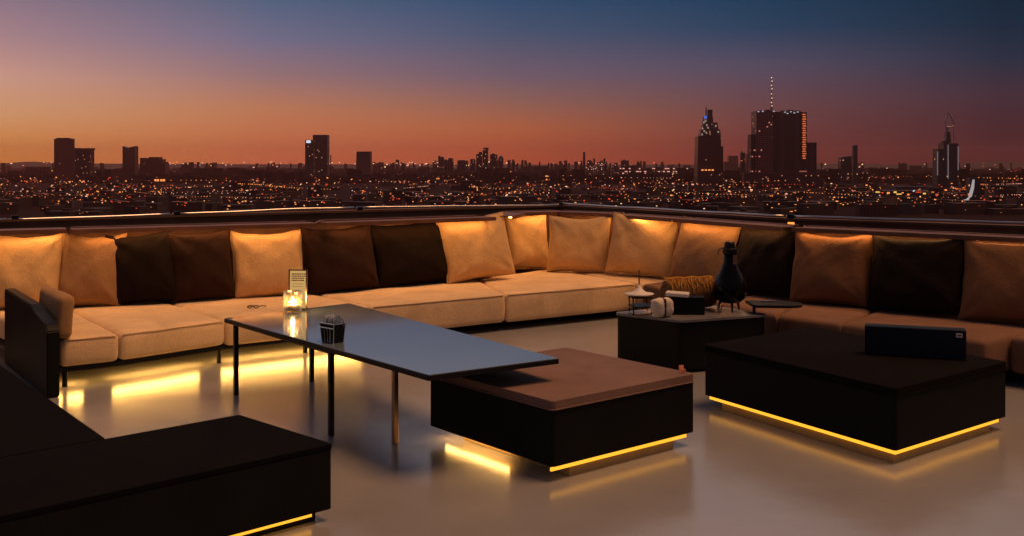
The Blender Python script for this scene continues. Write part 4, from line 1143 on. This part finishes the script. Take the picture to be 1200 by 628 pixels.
def ramp(stops):
    n = nt.nodes.new('ShaderNodeValToRGB'); L(t_, n.inputs['Fac']); cr = n.color_ramp
    while len(cr.elements) > 1: cr.elements.remove(cr.elements[-1])
    first = True
    for y, c in sorted(stops, key=lambda s: -s[0]):
        e_ = math.degrees(math.atan((193-y)/1200))/60 if y > -5000 else 1.0
        if first: cr.elements[0].position = max(0, e_); cr.elements[0].color = (*lin(c), 1); first = False
        else:
            el_ = cr.elements.new(min(1, max(0, e_))); el_.color = (*lin(c), 1)
    return n.outputs[0]
Z1, Z2, Z3 = (62, 68, 92), (52, 60, 82), (40, 50, 70)  # ramps below carry an added bright band above the frame to lift the floor
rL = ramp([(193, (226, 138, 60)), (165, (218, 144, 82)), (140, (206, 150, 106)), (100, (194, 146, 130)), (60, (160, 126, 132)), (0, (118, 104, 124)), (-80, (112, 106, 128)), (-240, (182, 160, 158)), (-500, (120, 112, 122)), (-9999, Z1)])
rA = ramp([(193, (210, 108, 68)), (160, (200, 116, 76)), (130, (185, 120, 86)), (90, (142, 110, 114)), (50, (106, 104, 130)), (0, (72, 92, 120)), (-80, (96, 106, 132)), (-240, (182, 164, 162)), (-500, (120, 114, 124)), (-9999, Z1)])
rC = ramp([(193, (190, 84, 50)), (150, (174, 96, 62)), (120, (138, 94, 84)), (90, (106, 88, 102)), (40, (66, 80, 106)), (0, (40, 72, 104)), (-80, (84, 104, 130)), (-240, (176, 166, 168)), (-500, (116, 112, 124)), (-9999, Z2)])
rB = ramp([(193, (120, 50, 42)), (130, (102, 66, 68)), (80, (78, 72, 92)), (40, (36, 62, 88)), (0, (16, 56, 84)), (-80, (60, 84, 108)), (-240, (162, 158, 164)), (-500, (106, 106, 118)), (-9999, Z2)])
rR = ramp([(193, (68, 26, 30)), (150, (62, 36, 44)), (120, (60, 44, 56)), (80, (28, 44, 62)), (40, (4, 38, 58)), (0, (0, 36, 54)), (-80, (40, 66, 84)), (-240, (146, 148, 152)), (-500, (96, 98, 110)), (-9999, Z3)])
rK = ramp([(193, (60, 52, 62)), (100, (62, 62, 78)), (-250, (70, 74, 92)), (-9999, Z3)])  # unseen sky behind the camera, raised to lighten the dark foreground faces
def mix(a, b, f):
    n = nt.nodes.new('ShaderNodeMix'); n.data_type = 'RGBA'; L(f, n.inputs['Factor']); L(a, n.inputs['A']); L(b, n.inputs['B']); return n.outputs['Result']
def seg(a0, a1):
    n = nt.nodes.new('ShaderNodeMapRange'); n.clamp = True; L(az, n.inputs['Value'])
    n.inputs['From Min'].default_value = math.radians(a0); n.inputs['From Max'].default_value = math.radians(a1); return n.outputs[0]
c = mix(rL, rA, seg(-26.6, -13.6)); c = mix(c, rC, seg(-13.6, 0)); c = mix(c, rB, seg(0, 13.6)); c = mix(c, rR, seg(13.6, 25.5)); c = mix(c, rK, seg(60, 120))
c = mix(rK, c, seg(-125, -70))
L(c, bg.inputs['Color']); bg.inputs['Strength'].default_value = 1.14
w.cycles.sampling_method = 'AUTOMATIC' if hasattr(w.cycles, 'sampling_method') else None

# added soft warm fill from high on the right; the real sun has set
sl = bpy.data.lights.new('warm_fill', 'SUN'); sl.energy = 2.3; sl.angle = math.radians(28); sl.color = (1, .50, .21)
so = bpy.data.objects.new('warm_fill', sl); C.objects.link(so)
dirn = V((-.34, .06, -.93)).normalized()
so.rotation_euler = dirn.to_track_quat('-Z', 'Y').to_euler(); so.location = (5, -5, 8)

# ------------------------------------------------------------------ camera
cam = bpy.data.cameras.new('camera'); cam.sensor_width = 36; cam.lens = 36; cam.shift_y = -(314-193)/1200
cam.clip_start = .05; cam.clip_end = 120000
co = bpy.data.objects.new('camera', cam); C.objects.link(co)
co.location = (0, 0, H); co.rotation_euler = (math.radians(90), 0, 0)
sc.camera = co

sc.view_settings.view_transform = 'Standard'; sc.view_settings.look = 'None'; sc.view_settings.exposure = 0; sc.view_settings.gamma = 1
cy = sc.cycles
cy.use_denoising = True; cy.max_bounces = 8; cy.diffuse_bounces = 3; cy.glossy_bounces = 4; cy.transmission_bounces = 8; cy.volume_bounces = 0
cy.sample_clamp_indirect = 6; cy.use_adaptive_sampling = True; cy.adaptive_threshold = .01
cy.caustics_reflective = False; cy.caustics_refractive = False
